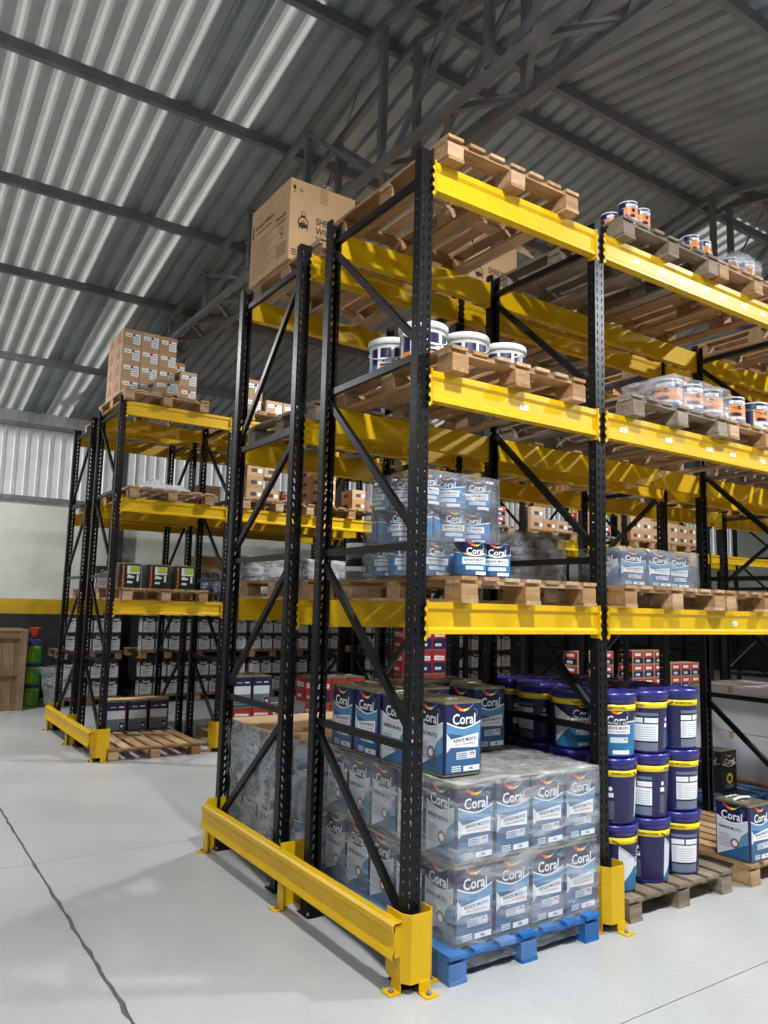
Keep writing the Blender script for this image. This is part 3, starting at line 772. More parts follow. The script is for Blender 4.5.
CAN = {'gallon': gallon_meshes(.078, .168, 'blue'), 'ogallon': gallon_meshes(.09, .188, 'orange'), 'quart': gallon_meshes(.06, .15, 'orange'), 'grey': gallon_meshes(.12, .2, 'grey'),
       'whitebucket': gallon_meshes(.13, .295, 'wb'), 'green': gallon_meshes(.125, .3, 'green'), 'dark': gallon_meshes(.12, .3, 'dark')}
def can(kind, x, y, z, lab, group, rz=0, name='paint_can', cat='paint can'):
    b, l, p, h = CAN[kind]
    o = ob(name, b, None, (x, y, z), rz); tag(o, lab, cat, group)
    ob('lid', l, o); ob('label_print', p, o)
    if kind not in ('quart',): ob('handle', h, o)
    return o

def wrap(x0, x1, y0, y1, z0, z1, lab, m=FILM, seed=1, amp=.012, top=True, cuts=22, topm=None, group='stretch wrap round pallet loads'):
    r = random.Random(seed); mb = MB()
    lx, ly = x1-x0, y1-y0; per = []
    nx, ny = max(6, int(cuts*lx)), max(6, int(cuts*ly)); nz = max(5, int(cuts*(z1-z0)))
    for k in range(nx): per.append((x0+lx*k/nx, y0, 0, -1))
    for k in range(ny): per.append((x1, y0+ly*k/ny, 1, 0))
    for k in range(nx): per.append((x1-lx*k/nx, y1, 0, 1))
    for k in range(ny): per.append((x0, y1-ly*k/ny, -1, 0))
    n = len(per); idx = []
    for j in range(nz+1):
        row = []
        for k, (x, y, a, b) in enumerate(per):
            d = amp*(.5+.22*math.sin(k*.9+j*.5+seed)+.2*math.sin(j*1.7-k*.31+2*seed)+.15*r.random()); tz = r.uniform(-.003, .003)
            row.append(len(mb.v)); mb.v.append((x+a*d, y+b*d, z0+(z1-z0)*j/nz+tz))
        idx.append(row)
    mi = mb.mi(m)
    for j in range(nz):
        for k in range(n):
            mb.f.append((idx[j][k], idx[j][(k+1) % n], idx[j+1][(k+1) % n], idx[j+1][k])); mb.m.append(mi); mb.sm.append(True)
    if top:
        g = {}
        for i in range(nx+1):
            for j in range(ny+1):
                if j == 0: v = idx[nz][i]
                elif j == ny: v = idx[nz][(nx+ny+(nx-i)) % n]
                elif i == nx: v = idx[nz][nx+j]
                elif i == 0: v = idx[nz][(2*nx+ny+(ny-j)) % n]
                else: v = len(mb.v); mb.v.append((x0+lx*i/nx, y0+ly*j/ny, z1+r.uniform(-.002, amp)))
                g[i, j] = v
        for i in range(nx):
            for j in range(ny): mb.f.append((g[i, j], g[i+1, j], g[i+1, j+1], g[i, j+1])); mb.m.append(mb.mi(topm or m)); mb.sm.append(True)
    return tag(ob('stretch_wrap', mb.mesh('stretch_wrap')), lab, 'plastic wrap', group)

_bx = {}
def carton(x, y, z, lx, ly, lz, lab, group=None, style='plain', rz=0, m=None, name='carton'):
    m = m or CARD
    k = (round(lx, 3), round(ly, 3), round(lz, 3), style, m.name)
    if k not in _bx:
        mb = MB(); rbox(mb, lx/2, ly/2, 0, lz, .004, m)
        tp = MB(); tp.box(-lx/2-.0006, lx/2+.0006, -.024, .024, lz-.06, lz+.0008, TAPE)
        parts = []
        def piece(nm, side, items):
            q_ = MB(); P = Print(q_, boxmap(lx/2, ly/2, side)); a = (lx if side == '-y' else ly)/2
            for (u0, u1, v0, v1, m_, l_) in items: P.poly([(a*u0, lz*v0), (a*u1, lz*v0), (a*u1, lz*v1), (a*u0, lz*v1)], m_, l_)
            parts.append((nm, q_.mesh(nm)))
        RU = mat('rust print', '#a5644a', .7)
        if style == 'labels':
            piece('shipping_label', '-y', [(-.75, -.02, .5, .75, WHITE, 1), (-.65, -.15, .58, .63, GREYP, 2)])
            piece('barcode_label', '-y', [(.12, .9, .12, .75, WHITE, 1), (.12, .3, .6, .75, INKB, 3)]+[(.2, .82, .2+.13*q, .25+.13*q, GREYP, 2) for q in range(4)])
            piece('side_print', '-x', [(-.55, .55, .2, .7, RU, 1)])
        elif style == 'brown':
            piece('print_block', '-y', [(-.5, .2, .3, .62, INK, 1)]); piece('shipping_label', '-y', [(.35, .8, .3, .6, WHITE, 1)]); piece('print_block', '-x', [(-.5, .2, .3, .62, INK, 1)])
        elif style == 'redblue':
            for sd in ('-y', '-x'): piece('blue_print', sd, [(-.9, .9, .06, .48, NAVY, 1), (-.5, .3, .15, .35, PALE, 2)]); piece('red_print', sd, [(-.9, .9, .5, .94, RED, 1), (-.6, .5, .62, .82, WHITE, 2)])
        _bx[k] = (mb.mesh(name), tp.mesh('tape'), parts)
    b, t, p = _bx[k]
    o = ob(name, b, None, (x, y, z), rz); tag(o, lab, 'box', group); ob('tape', t, o)
    for nm, me in p: ob(nm, me, o)
    return o

# ------------------------------------------------------------------ CONTENTS
_lp = {}
def pallet_far(x0, y0, z, lab, style='new', wd=.94, dp=1.1, group='far wooden pallets'):
    k = (style, wd, dp)
    if k not in _lp:
        m, mx = {'new': (WOOD, WOODX), 'old': (WOODD, WOODXD)}[style]; mb = MB(); bt = .018
        for x in (-wd/2+.055, 0, wd/2-.055):
            mb.box(x-.05, x+.05, -dp/2, dp/2, 0, bt, m)
            for y in (-dp/2+.065, 0, dp/2-.065): mb.box(x-.05, x+.05, y-.062, y+.062, bt, .09, mx)
        for y in (-dp/2+.065, 0, dp/2-.065): mb.box(-wd/2, wd/2, y-.05, y+.05, .09, .108, mx)
        for q in range(7):
            x = -wd/2+.049+(wd-.098)*q/6; mb.box(x-.049, x+.049, -dp/2, dp/2, .108, PH, m)
        _lp[k] = mb.mesh('pallet')
    return tag(ob('pallet', _lp[k], None, (x0+wd/2, y0+dp/2, z)), lab, 'pallet', group)
Z1, Z2, Z3 = ZL

# ---- front rack, first bay, floor: wrapped square tins on a blue pallet
pallet(.165, -.1, 0, 'blue painted pallet on the floor under wrapped tins', 'blue', .97, 1.22, None)
PW = .2355
for lay in range(2):
    lname = ('bottom', 'upper')[lay]
    for i in range(4):
        for j in range(5):
            if lay == 0 and 0 < i < 3 and 0 < j: continue
            x, y = .35+i*PW, .067+j*PW
            if j == 0: lab = '%s square tin from left in %s wrapped layer facing the aisle' % (ORD[i], lname)
            elif i == 0: lab = '%s wrapped tin behind the front corner, %s layer, side facing guard rail' % (ORD[j-1], lname)
            else: lab = 'square tin hidden inside the wrapped load on blue pallet'
            tin('blue', x, y, .128+lay*.352, lab, 'wrapped square tins on blue pallet')
wrap(.224, 1.186, -.058, 1.15, .035, .836, 'clear stretch film round the square tins on blue pallet', FILM, 2, .008, True, 26, FILMT)
L3T = [(.358, .17, 0, 'loose square tin standing alone at front of the third layer'),
       (.31, .40, 0, 'third layer tin with pale side panel, behind the loose front one'),
       (.31, .66, -PI/2, 'blue faced third layer tin, middle of the row by the brace'),
       (.31, .91, -PI/2, 'blue faced third layer tin, farthest of the row by the brace'),
       (.93, .62, 0, 'third layer tin standing right of the loose front one'),
       (.60, .72, 0, 'third layer tin half hidden behind the loose front one'),
       (.56, .98, 0, 'third layer tin in the rear row, left one'), (.80, .98, 0, 'third layer tin in the rear row, middle one'), (1.04, .95, 0, 'third layer tin in the rear row, right one')]
for x, y, r_, lab in L3T: tin('blue', x, y, .845, lab, 'loose tins of the third layer', r_)

# ---- second rack, first bay, floor: heavily wrapped load
pallet(.1, 1.27, 0, 'wooden pallet under the heavily wrapped load beside guard rail', 'old', .94, 1.0)
for lay in range(2):
    for i in range(4):
        for j in range(4):
            if i > 0 and j > 0 and (j < 3): continue
            lab = ('%s tin from the aisle end in %s row of heavily wrapped load' % (ORD[3-j], ('lower', 'top')[lay])) if i == 0 else 'tin inside the heavily wrapped load behind the guard rail'
            tin('blue', .225+i*PW, 1.43+j*PW, .128+lay*.352, lab, 'tins in the heavily wrapped load')
tag(ob('cardboard_sheet', (lambda mb: (mb.box(.1, 1.05, 1.31, 2.26, .829, .835, CARDB), mb.mesh('cardboard_sheet'))[1])(MB())), 'flat cardboard sheet over the heavily wrapped load', 'cardboard')
wrap(.088, 1.06, 1.295, 2.28, .05, .84, 'thick crumpled stretch film round the load behind guard rail', FILMH, 5, .028, False, 18)

# ---- front rack, second bay, floor: indigo buckets
pallet(1.42, -.06, 0, 'grey weathered pallet on the floor under indigo buckets', 'old', .94, 1.2, None)
ROT = [[39, 74, -176], [94, 144, -161], [-40, 164, -146]]
for lay in range(3):
    for i in range(3):
        for j in range(4):
            if 0 < j and lay == 0 and i > 0: continue
            r_ = ROT[lay][i] if j == 0 else random.uniform(-180, 180)
            if j == 0: lab = 'indigo paint bucket, %s layer, %s column from the black upright' % (('bottom', 'middle', 'top')[lay], ORD[i])
            elif lay == 2: lab = 'top layer indigo bucket, %s row from the aisle, %s column' % (ORD[j], ORD[i])
            elif i == 0: lab = '%s layer indigo bucket behind the upright, %s row back' % (('bottom', 'middle')[lay], ORD[j])
            else: lab = 'indigo bucket hidden in the middle of the stack'
            bucket(1.51+i*.288, .125+j*.285, PH+lay*.3545, r_, lab, 'indigo buckets on the floor pallet')
for o in COL.objects:
    if o.name.startswith('paint_bucket'): o.scale = (.9, .9, 1)
pallet(2.52, -.08, 0, 'brown floor pallet carrying a single square tin', 'new', .94, 1.2, None)
tin('blue', 2.66, .05, PH, 'lone square tin on the brown floor pallet at right edge', None)
tag(ob('tin_handle_strip', (lambda mb: (mb.tube([(2.58, .06, .475), (2.62, .04, .492), (2.68, .03, .49), (2.74, .05, .478)], .008, CAPW, 6), mb.mesh('tin_handle_strip'))[1])(MB())), 'white plastic handle lying on top of the lone tin', 'handle')
pallet(3.7, .95, 0, 'blue edged floor pallet behind the lone square tin', 'blue', .94, 1.15, None)
tin('gold', 4.2, 1.22, PH, 'black and gold square tin behind the indigo buckets', None)
pallet(4.75, .95, 0, 'floor pallet carrying white cartons behind the indigo buckets', 'new', .94, 1.15, None)
for k in range(2): carton(5.22, 1.45, PH+k*.42, .84, .9, .415, '%s white carton on the floor pallet beyond the buckets' % ('lower', 'upper')[k], 'white cartons', m=WTIN)
carton(4.62, .75, PH, .42, .3, .3, 'plain brown carton leaning beside the far white cartons', None, 'plain', .5)

# ---- front rack level one
pallet(.222, -.08, Z1, 'pallet under the shrink wrapped round cans, lowest shelf, end bay')
can('gallon', .365, .03, Z1+PH, 'unwrapped blue round can in front of the wrapped cans, left one', 'round cans on lowest shelf', -.35)
can('gallon', .525, .03, Z1+PH, 'unwrapped blue round can in front of the wrapped cans, right one', 'round cans on lowest shelf', -.55)
for lay in range(3):
    for i in range(3):
        for j in range(3):
            if lay == 2 and i == 2 and j == 2: continue
            lab = ('%s wrapped round can of the %s row, lowest shelf' % (ORD[i], ('bottom', 'middle', 'top')[lay])) if j == 0 else ('wrapped round can of the %s row behind others, %s from left, %s back' % (('bottom', 'middle', 'top')[lay], ORD[i], ORD[j]))
            can('gallon', .23+i*.17, .23+j*.17, Z1+PH+lay*.175, lab, 'wrapped round cans on lowest shelf', [.3, -1.6, -.4, 2.2, -.6][(i+2*j+lay) % 5])
wrap(.145, .655, .142, .66, Z1+PH, Z1+PH+.53, 'clear film round three layers of cans on lowest shelf', FILMM, 8, .012, True, 22)
# second bay level one
pallet(1.39, -.08, Z1, 'left pallet of the second bay on the lowest shelf')
pallet(2.35, -.08, Z1, 'right pallet of the second bay on the lowest shelf')
for i, (x, y) in enumerate(((1.60, .15), (1.85, .15), (2.10, .2))): tin('blue', x, y, Z1+PH, 'wrapped square tin on lowest shelf second bay, %s one' % ('left', 'middle', 'right')[i], 'wrapped square tins on lowest shelf')
for o in [o for o in COL.objects if o.get('group') == 'wrapped square tins on lowest shelf']: o.scale = (1, 1, .62)
wrap(1.475, 2.222, .025, .325, Z1+PH, Z1+PH+.222, 'clear film round three square tins on lowest shelf', FILMM, 9, .01, True, 26)

# ---- front rack level two
pallet(.145, -.08, Z2, 'pallet under white orange buckets, middle shelf of end bay')
for k, (x, y, r_) in enumerate(((.40, .50, -.2), (.70, .49, -.5), (.995, .49, -1.3), (.41, .83, -.9))):
    can('whitebucket', x, y, Z2+PH, 'white orange and navy bucket on middle shelf, %s' % ('tall looking one behind the corner upright', 'second from the right', 'rightmost one', 'leftmost one behind the diagonal brace')[k], 'white buckets on middle shelf', r_, 'white_bucket', 'bucket')
pallet(1.48, -.08, Z2, 'left pallet of the second bay on the middle shelf', 'old')
pallet(2.44, -.08, Z2, 'right pallet of the second bay on the middle shelf')
gk = 0
for x, y in ((1.99, .06), (2.19, .05), (2.39, .04), (2.19, .24), (2.39, .23)):
    can('ogallon', x, y, Z2+PH, 'film wrapped orange label can, %s of the middle shelf bundle' % ORD[gk], 'orange label cans on middle shelf', random.uniform(-1.2, -.3)); gk += 1
wrap(1.89, 2.49, -.055, .33, Z2+PH, Z2+PH+.2, 'clear film over orange label cans on middle shelf', FILM, 12, .012, True, 26)
for k, (x, y) in enumerate(((2.66, .05), (2.9, .03), (3.12, .03), (2.78, .3))):
    can('ogallon', x, y, Z2+PH, 'unwrapped orange label can on right pallet, %s from the left' % ORD[k], 'orange label cans on middle shelf', -.5+.3*k)

# ---- front rack level three
pallet(.10, -.08, Z3, 'empty pale pallet on the topmost beams of the end bay')
pallet(1.42, -.08, Z3, 'dark weathered pallet topmost in second bay, left one', 'old')
pallet(2.37, -.08, Z3, 'pallet topmost in second bay, right one at photo edge')
for k, (x, y) in enumerate(((1.60, .17), (1.58, .02), (1.71, .03), (2.25, .05), (2.38, .05))):
    can('quart', x, y, Z3+PH, 'small orange label can on top shelf, %s from the left' % ORD[k], 'small cans on the top shelf', -.6+.15*k)
for k, (x, y) in enumerate(((2.75, .08), (2.9, .05), (2.83, .2))):
    can('quart', x, y, Z3+PH, 'small can under film on top shelf at photo edge, %s one' % ORD[k], 'small cans on the top shelf', -.5)
wrap(2.67, 2.98, -.02, .28, Z3+PH, Z3+PH+.165, 'clear film over small cans topmost at photo edge', FILM, 15, .012, True, 30)
def crumple(x, y, z, lx, ly, lz, lab, seed, peak=0, m=BAG):
    r = random.Random(seed); mb = MB(); n = 14; ids = {}
    for i in range(n+1):
        for j in range(n+1):
            u, v = i/n*2-1, j/n*2-1; d = max(abs(u), abs(v))
            h = (1-d**3)*(.45+.55*r.random())*lz
            if peak and abs(u+.35) < .22 and abs(v) < .3: h += peak*r.random()
            ids[i, j] = len(mb.v); mb.v.append((u*lx/2*(1-.15*r.random()), v*ly/2*(1-.15*r.random()), h if d < 1 else 0))
    k = mb.mi(m)
    for i in range(n):
        for j in range(n): mb.f.append((ids[i, j], ids[i+1, j], ids[i+1, j+1], ids[i, j+1])); mb.m.append(k); mb.sm.append(True)
    return tag(ob('plastic_film', mb.mesh('plastic_film'), None, (x, y, z)), lab, 'plastic film')
crumple(2.53, .1, Z3+PH, .3, .25, .13, 'crumpled clear plastic bag between small cans on top shelf', 4, .12)

# ---- third bay pallets of the front rack
for li, z in enumerate(ZL):
    nm = ('lowest', 'middle', 'top')[li]
    for k, x in enumerate((3.72, 4.75)):
        pallet_far(x, -.08, z, '%s pallet in third bay of front rack, %s shelf' % (('left', 'right')[k], nm), ('new', 'old')[(li+k) % 2])

# ---- second rack contents (back to back)
Y2 = D+.3245
for li, z in enumerate(ZL):
    nm = ('lowest', 'middle', 'top')[li]
    for k, x in enumerate((.12, 1.58, 2.56, 3.72, 4.75, 6.05, 7.1)):
        if k < 3: pallet(x, Y2-.04, z, 'back rack pallet, %s shelf, %s from the guard rail end' % (nm, ORD[k]), ('new', 'old', 'new')[(k+li) % 3], .94, 1.02)
        else: pallet_far(x, Y2-.04, z, 'back rack pallet, %s shelf, %s from the guard rail end' % (nm, ORD[k]), ('new', 'old', 'new')[(k+li) % 3], .94, 1.02)
def big_carton(x, y, z, lx, ly, lz, lab, flap=False):
    t = thing('large_carton', lab, 'box', (x, y, z), 0, 'large printed cartons')
    mb = MB(); rbox(mb, lx/2, ly/2, 0, lz, .006, CARDB); ob('body', mb.mesh('body'), t)
    mb = MB(); mb.box(-.03, .03, -ly/2-.001, ly/2+.001, lz-.12, lz+.001, TAPE); ob('tape', mb.mesh('tape'), t)
    mb = MB(); P = Print(mb, boxmap(lx/2, ly/2, '-y'))
    def globe(u, v, s):
        P.ring(u, v, s*.8, s, INK, 2); P.ring(u, v, s*.2, s*.32, INK, 2)
        P.ring(u, v, .001, s*.98, INK, 2, PI*1.1, PI*1.9, 8)
        P.ring(u, v+s*1.5, s*.3, s*.42, INK, 2); P.poly([(u-s*.5, v+s*.9), (u+s*.5, v+s*.9), (u+s*.35, v+s*1.2), (u-s*.35, v+s*1.2)], INK, 2)
        for k in (-.8, -.3, .7): P.poly([(u+k*s, v-s*1.25), (u+(k+.18)*s, v-s*1.25), (u+(k+.18)*s, v-s*.6), (u+k*s, v-s*.6)], INK, 2)
    globe(-lx*.30, lz*.49, .042)
    P.text('SHERWIN', lx*.12, lz*.56, lx*.46, .05, INKB, 2); P.text('WILLIAMS.', lx*.14, lz*.44, lx*.50, .05, INKB, 2); P.text('Automotive Finishes', lx*.1, lz*.355, lx*.42, .022, INK, 2)
    P.poly([(-lx*.46, lz*.87), (-lx*.425, lz*.87), (-lx*.42, lz*.92), (-lx*.465, lz*.92)], INKB, 2); P.poly([(-lx*.45, lz*.83), (-lx*.43, lz*.83), (-lx*.44, lz*.87)], INKB, 2); P.ring(-lx*.34, lz*.88, .008, .013, INK, 2)
    for k in range(3): P.poly([(-lx*.46, lz*(.06+.03*k)), (-lx*.38, lz*(.06+.03*k)), (-lx*.38, lz*(.075+.03*k)), (-lx*.46, lz*(.075+.03*k))], INK, 2)
    Q = Print(mb, boxmap(lx/2, ly/2, '-x')); a = ly/2
    Q.text('Sherwin-Williams', -a*.28, lz*.73, a*.95, .032, INK, 2); Q.poly([(-a*.9, lz*.62), (-a*.82, lz*.62), (-a*.84, lz*.8), (-a*.88, lz*.8)], INK, 2); Q.text('Automotive Finishes', -a*.3, lz*.65, a*.8, .02, INK, 2)
    for k in range(12): Q.poly([(-a*.9, lz*(.08+.042*k)), (-a*(.9-1.05*(.8+.2*(k % 3))), lz*(.08+.042*k)), (-a*(.9-1.05*(.8+.2*(k % 3))), lz*(.086+.042*k)), (-a*.9, lz*(.086+.042*k))], INK, 2)
    for k in range(5): Q.poly([(a*.4, lz*(.1+.035*k)), (a*.88, lz*(.1+.035*k)), (a*.88, lz*(.112+.035*k)), (a*.4, lz*(.112+.035*k))], INK, 2)
    Q.ring(a*.62, lz*.42, .02, .027, INK, 2); Q.ring(a*.66, lz*.35, .014, .02, INK, 2); Q.text('FRAGIL', a*.6, lz*.6, a*.5, .03, INK, 2); Q.text('FRAGIL', a*.62, lz*.53, a*.4, .022, INK, 2)
    ob('label_print', mb.mesh('label_print'), t)
    if flap:
        mb = MB(); mb.face([(lx/2, -ly/2, lz), (lx/2+.2, -ly/2-.02, lz-.03), (lx/2+.06, -ly/2+.1, lz+.17), (lx/2, ly/2, lz+.02)], CARDB); mb.face([(-lx/2, -ly/2, lz), (lx/2, -ly/2, lz), (lx/2, -ly/2-.14, lz+.14), (-lx/2, -ly/2-.14, lz+.14)], CARDB); ob('flap', mb.mesh('flap'), t)
    else:
        mb = MB()
        for k in range(5):
            a0 = k*1.26; mb.tube([(.02, -ly/2+.03, lz), (.02+.03*math.cos(a0), -ly/2+.03+.03*math.sin(a0), lz+.03), (.02+.045*math.cos(a0+.6), -ly/2+.03+.045*math.sin(a0+.6), lz+.02)], .004, CAPW, 5)
        ob('tape_curl', mb.mesh('tape_curl'), t)
big_carton(.35, 1.96, Z3+PH, .52, .64, .585, 'large brown carton with paint globe logo, left on top shelf')
big_carton(1.80, 1.78, Z3+PH, .5, .6, .56, 'large brown carton with open flap, behind the empty top pallet', True)
# level one of second rack
for lay in range(2):
    for i in range(2):
        for j in range(2):
            can('grey', 2.02+i*.25, 1.42+j*.25, Z1+PH+lay*.205, '%s grey can in wrapped stack beyond the loose cans, %s row, %s' % (ORD[i], ('bottom', 'top')[lay], ('front', 'rear')[j]), 'grey wrapped cans on the back rack', random.uniform(-1, 0))
wrap(1.89, 2.40, 1.29, 1.8, Z1+PH, Z1+PH+.425, 'grey film round the four can stack on the back rack', FILMH, 21, .012, True, 22)
for lay in range(2): can('dark', .92, 1.95, Z1+PH+lay*.312*.55, 'black round can on the back rack seen between uprights, %s one' % ('lower', 'upper')[lay], 'black cans on the back rack', -.9).scale = (.8, .8, .55)
for lay in range(2):
    tin('white', 1.12, 1.55, Z1+PH+lay*.28, 'pale square tin on back rack behind corner upright, %s one' % ('lower', 'upper')[lay], 'pale tins on back rack', 0)
wrap(1.0, 1.24, 1.43, 1.67, Z1+PH, Z1+PH+.56, 'clear film round pale tins on back rack behind corner upright', FILM, 23, .01, True, 20)
# dark and mixed floor goods of the second rack
for k, x in enumerate((2.45,)):
    pallet(x, Y2-.04, 0, 'floor pallet of the back rack behind the indigo buckets', 'old', .94, 1.02)
    for lay in range(2):
        for i in range(3): tin('red', x+.2+i*.25, Y2+.2, PH+lay*.315, 'red square tin behind the indigo buckets, %s layer, %s' % (('lower', 'upper')[lay], ORD[i]), 'red tins on back rack floor')

# ---- rack across the aisle
zf = .98; R1, R2_, R3_ = Z1*zf, Z2*zf, Z3*zf; Y3 = 5.38
pallet(.09, 5.29, 0, 'low floor pallet across the aisle with three tins on it', 'new', .98, 1.28, None)
for i in range(3): tin('burgundy', .43+i*.245, 6.42, PH, 'navy and burgundy tin on low floor pallet, %s of three' % ('left', 'middle', 'right')[i], 'navy and burgundy tins')
tag(ob('paper_sheet', (lambda mb: (mb.box(.34, 1.02, 6.32, 6.54, .4795, .483, CARDB), mb.mesh('paper_sheet'))[1])(MB())), 'tan paper sheet on the navy and burgundy tins', 'paper')
pallet(.13, 5.3, R1, 'pallet under three black tins, lowest shelf across aisle')
for i in range(3): tin('black', .27+i*.3, 5.66, R1+PH, 'black tin with lime label and orange lettering, %s of three' % ('left', 'middle', 'right')[i], 'black lime label tins')
pallet(.14, 5.3, R2_, 'pallet under crumpled plastic, middle shelf across aisle')
crumple(.56, 5.62, R2_+PH, .66, .5, .12, 'crumpled clear plastic sheet on the middle shelf across aisle', 9, .04)
pallet(.02, 5.3, R3_, 'pallet under the stacked cartons, top shelf across aisle')
cw, cd_, ch = .2, .29, .183
CG = 'labelled cartons stacked on top shelf'
for i in range(3):
    for k in range(4):
        carton(.125+i*.203, 5.70, R3_+PH+k*ch, cw, cd_, ch-.002, 'labelled carton on top shelf, %s column, %s row from the pallet' % (ORD[i], ORD[k]), CG, 'labels')
        if k == 3: carton(.125+i*.203, 6.0, R3_+PH+k*ch-.0, cw, cd_, ch-.002, 'rear labelled carton on top shelf, %s column, top row' % ORD[i], CG, 'labels')
        elif i in (0, 2): carton(.125+i*.203, 6.0, R3_+PH+k*ch, cw, cd_, ch-.002, 'rear labelled carton on top shelf, %s column, %s row' % (ORD[i], ORD[k]), CG, 'labels')
carton(.328, 6.0, R3_+PH, cw, cd_, 3*ch-.002, 'tall rear carton in the middle of the top stack', CG, 'plain')
for k in range(3): carton(.734, 5.98, R3_+PH+k*ch, cw, cd_, ch-.002, 'set back labelled carton right of the stack, %s row' % ORD[k], CG, 'labels')
for k in range(2): carton(.76, 5.62, R3_+PH+k*ch*.95, cw, cd_, ch*.95-.002, 'low labelled carton at right end of top stack, %s one' % ('lower', 'upper')[k], CG, 'labels')
carton(.5, 5.43, R3_+PH, .27, .2, .17, 'turned carton lying in front of the top stack', CG, 'labels', -.35)
# fill further bays of the aisle rack
def fill_cartons(x, y, z, nx, ny, nz, lx, ly, lz, style, what, group, drop=0, m=None):
    for k in range(nz):
        for i in range(nx):
            for j in range(ny):
                if random.random() < drop*k: continue
                pos = '%s from left, %s row%s' % (ORD[i], ORD[k], '' if j == 0 else ', rear')
                carton(x+lx/2+i*(lx+.006), y+ly/2+j*(ly+.006), z+k*(lz+.001), lx, ly, lz, '%s, %s' % (what, pos), group, style, 0, m)
def fill_tins(kind, x, y, z, nx, ny, nz, p, pz, what, group):
    for k in range(nz):
        for i in range(nx):
            for j in range(ny):
                if 0 < j and k < nz-1: continue
                tin(kind, x+p/2+i*p, y+p/2+j*p, z+k*pz, '%s, %s from left, %s row up%s' % (what, ORD[i], ORD[k], '' if j == 0 else ', behind'), group)
bayp = [(1.42, 'second bay left'), (2.42, 'second bay right'), (3.74, 'third bay left'), (4.74, 'third bay right'), (6.05, 'fourth bay left'), (7.06, 'fourth bay right'), (8.37, 'fifth bay left'), (9.37, 'fifth bay right')]
for k, (x, nm) in enumerate(bayp):
    for li, z in enumerate((0, R1, R2_, R3_)):
        (pallet if (k < 2 and li > 0) else pallet_far)(x, 5.3, z, 'aisle rack pallet, %s, %s' % (nm, ('floor', 'lowest shelf', 'middle shelf', 'top shelf')[li]), ('new', 'old')[(k+li) % 3 == 1])
def lo(z): return z+PH
fill_tins('red', 1.5, 5.5, lo(0), 3, 2, 1, .24, .312, 'red tin on floor pallet across aisle', 'red tins across the aisle')
fill_tins('burgundy', 1.5, 5.5, lo(0)+.314, 2, 2, 1, .24, .35, 'navy tin on top of red tins across aisle', 'navy tins across the aisle')
fill_tins('red', 2.5, 5.4, lo(0), 3, 2, 2, .24, .312, 'red tin in second floor load across aisle', 'red tins across the aisle')
fill_tins('red', 3.8, 5.4, lo(0), 3, 1, 4, .24, .312, 'red tin in third floor load across aisle', 'red tins across the aisle')
fill_tins('white', 4.8, 6.75, lo(0), 4, 1, 4, .218, .277, 'white tin in fourth floor load across aisle', 'white tins across the aisle')
fill_tins('white', 6.1, 6.75, lo(0), 4, 1, 4, .218, .277, 'white tin in fifth floor load across aisle', 'white tins across the aisle')
fill_cartons(7.1, 5.4, lo(0), 3, 1, 4, .27, .3, .22, 'redblue', 'red and blue carton in sixth floor load', 'red and blue cartons')
fill_cartons(8.4, 5.4, lo(0), 3, 1, 4, .27, .3, .22, 'redblue', 'red and blue carton in seventh floor load', 'red and blue cartons')
fill_cartons(9.4, 5.4, lo(0), 3, 1, 3, .27, .3, .22, 'redblue', 'red and blue carton in last floor load', 'red and blue cartons')
for x, nx, nm in ((1.75, 2, 'second bay'), (2.55, 3, 'second bay right pallet'), (4.0, 2, 'third bay'), (6.2, 3, 'fourth bay')):
    for lay in range(2):
        for i in range(nx): can('grey', x+i*.25, 5.65, lo(R1)+lay*.204, 'grey can on lowest aisle shelf, %s, %s row, %s from left' % (nm, ('bottom', 'top')[lay], ORD[i]), 'grey cans across the aisle', -.7)
    wrap(x-.14, x+.25*(nx-1)+.14, 5.51, 5.79, lo(R1), lo(R1)+.43, 'film round grey cans on lowest aisle shelf, %s' % nm, FILMH, int(x*10), .01, True, 18)
fill_cartons(1.5, 5.4, lo(R2_), 2, 1, 3, .21, .28, .14, 'brown', 'small brown carton on middle aisle shelf', 'brown cartons on the middle aisle shelf', .12)
for k in range(2): can('quart', 1.56+.06*k, 5.44+.1*k, lo(R2_)+.43, 'small red white can on brown cartons, %s' % ('front', 'rear')[k], None, -.6)
can('quart', 2.06, 5.5, lo(R2_), 'small can beside brown cartons on middle aisle shelf', None, -.6)
fill_cartons(2.5, 5.4, lo(R2_), 1, 2, 4, .2, .28, .13, 'brown', 'brown carton in slim tower on middle aisle shelf', 'brown cartons on the middle aisle shelf')
fill_cartons(2.95, 5.4, lo(R2_), 2, 1, 2, .21, .28, .13, 'brown', 'brown carton beside slim tower on middle aisle shelf', 'brown cartons on the middle aisle shelf', .3)
for k in range(3): can('quart', 3.42-.0+.0*k, 5.46+.14*k, lo(R2_), 'small can at end of second bay middle aisle shelf, %s back' % ORD[k], 'small cans across the aisle', -.6)
fill_cartons(3.8, 5.4, lo(R2_), 2, 1, 2, .25, .28, .16, 'brown', 'brown carton on middle aisle shelf, third bay', 'brown cartons on the middle aisle shelf')
for k in range(3): can('quart', 4.45+.15*k, 5.5, lo(R2_), 'small can in third bay middle aisle shelf, %s' % ORD[k], 'small cans across the aisle', -.6)
fill_cartons(4.85, 5.4, lo(R2_), 3, 1, 2, .24, .28, .14, 'redblue', 'red and blue carton on middle aisle shelf', 'red and blue cartons')
fill_cartons(6.1, 5.4, lo(R2_), 3, 1, 2, .26, .28, .17, 'brown', 'brown carton on middle aisle shelf, fourth bay', 'brown cartons on the middle aisle shelf', .3)
fill_cartons(7.1, 5.4, lo(R2_), 3, 1, 2, .26, .28, .17, 'redblue', 'red and blue carton, fourth bay right, middle aisle shelf', 'red and blue cartons', .2)
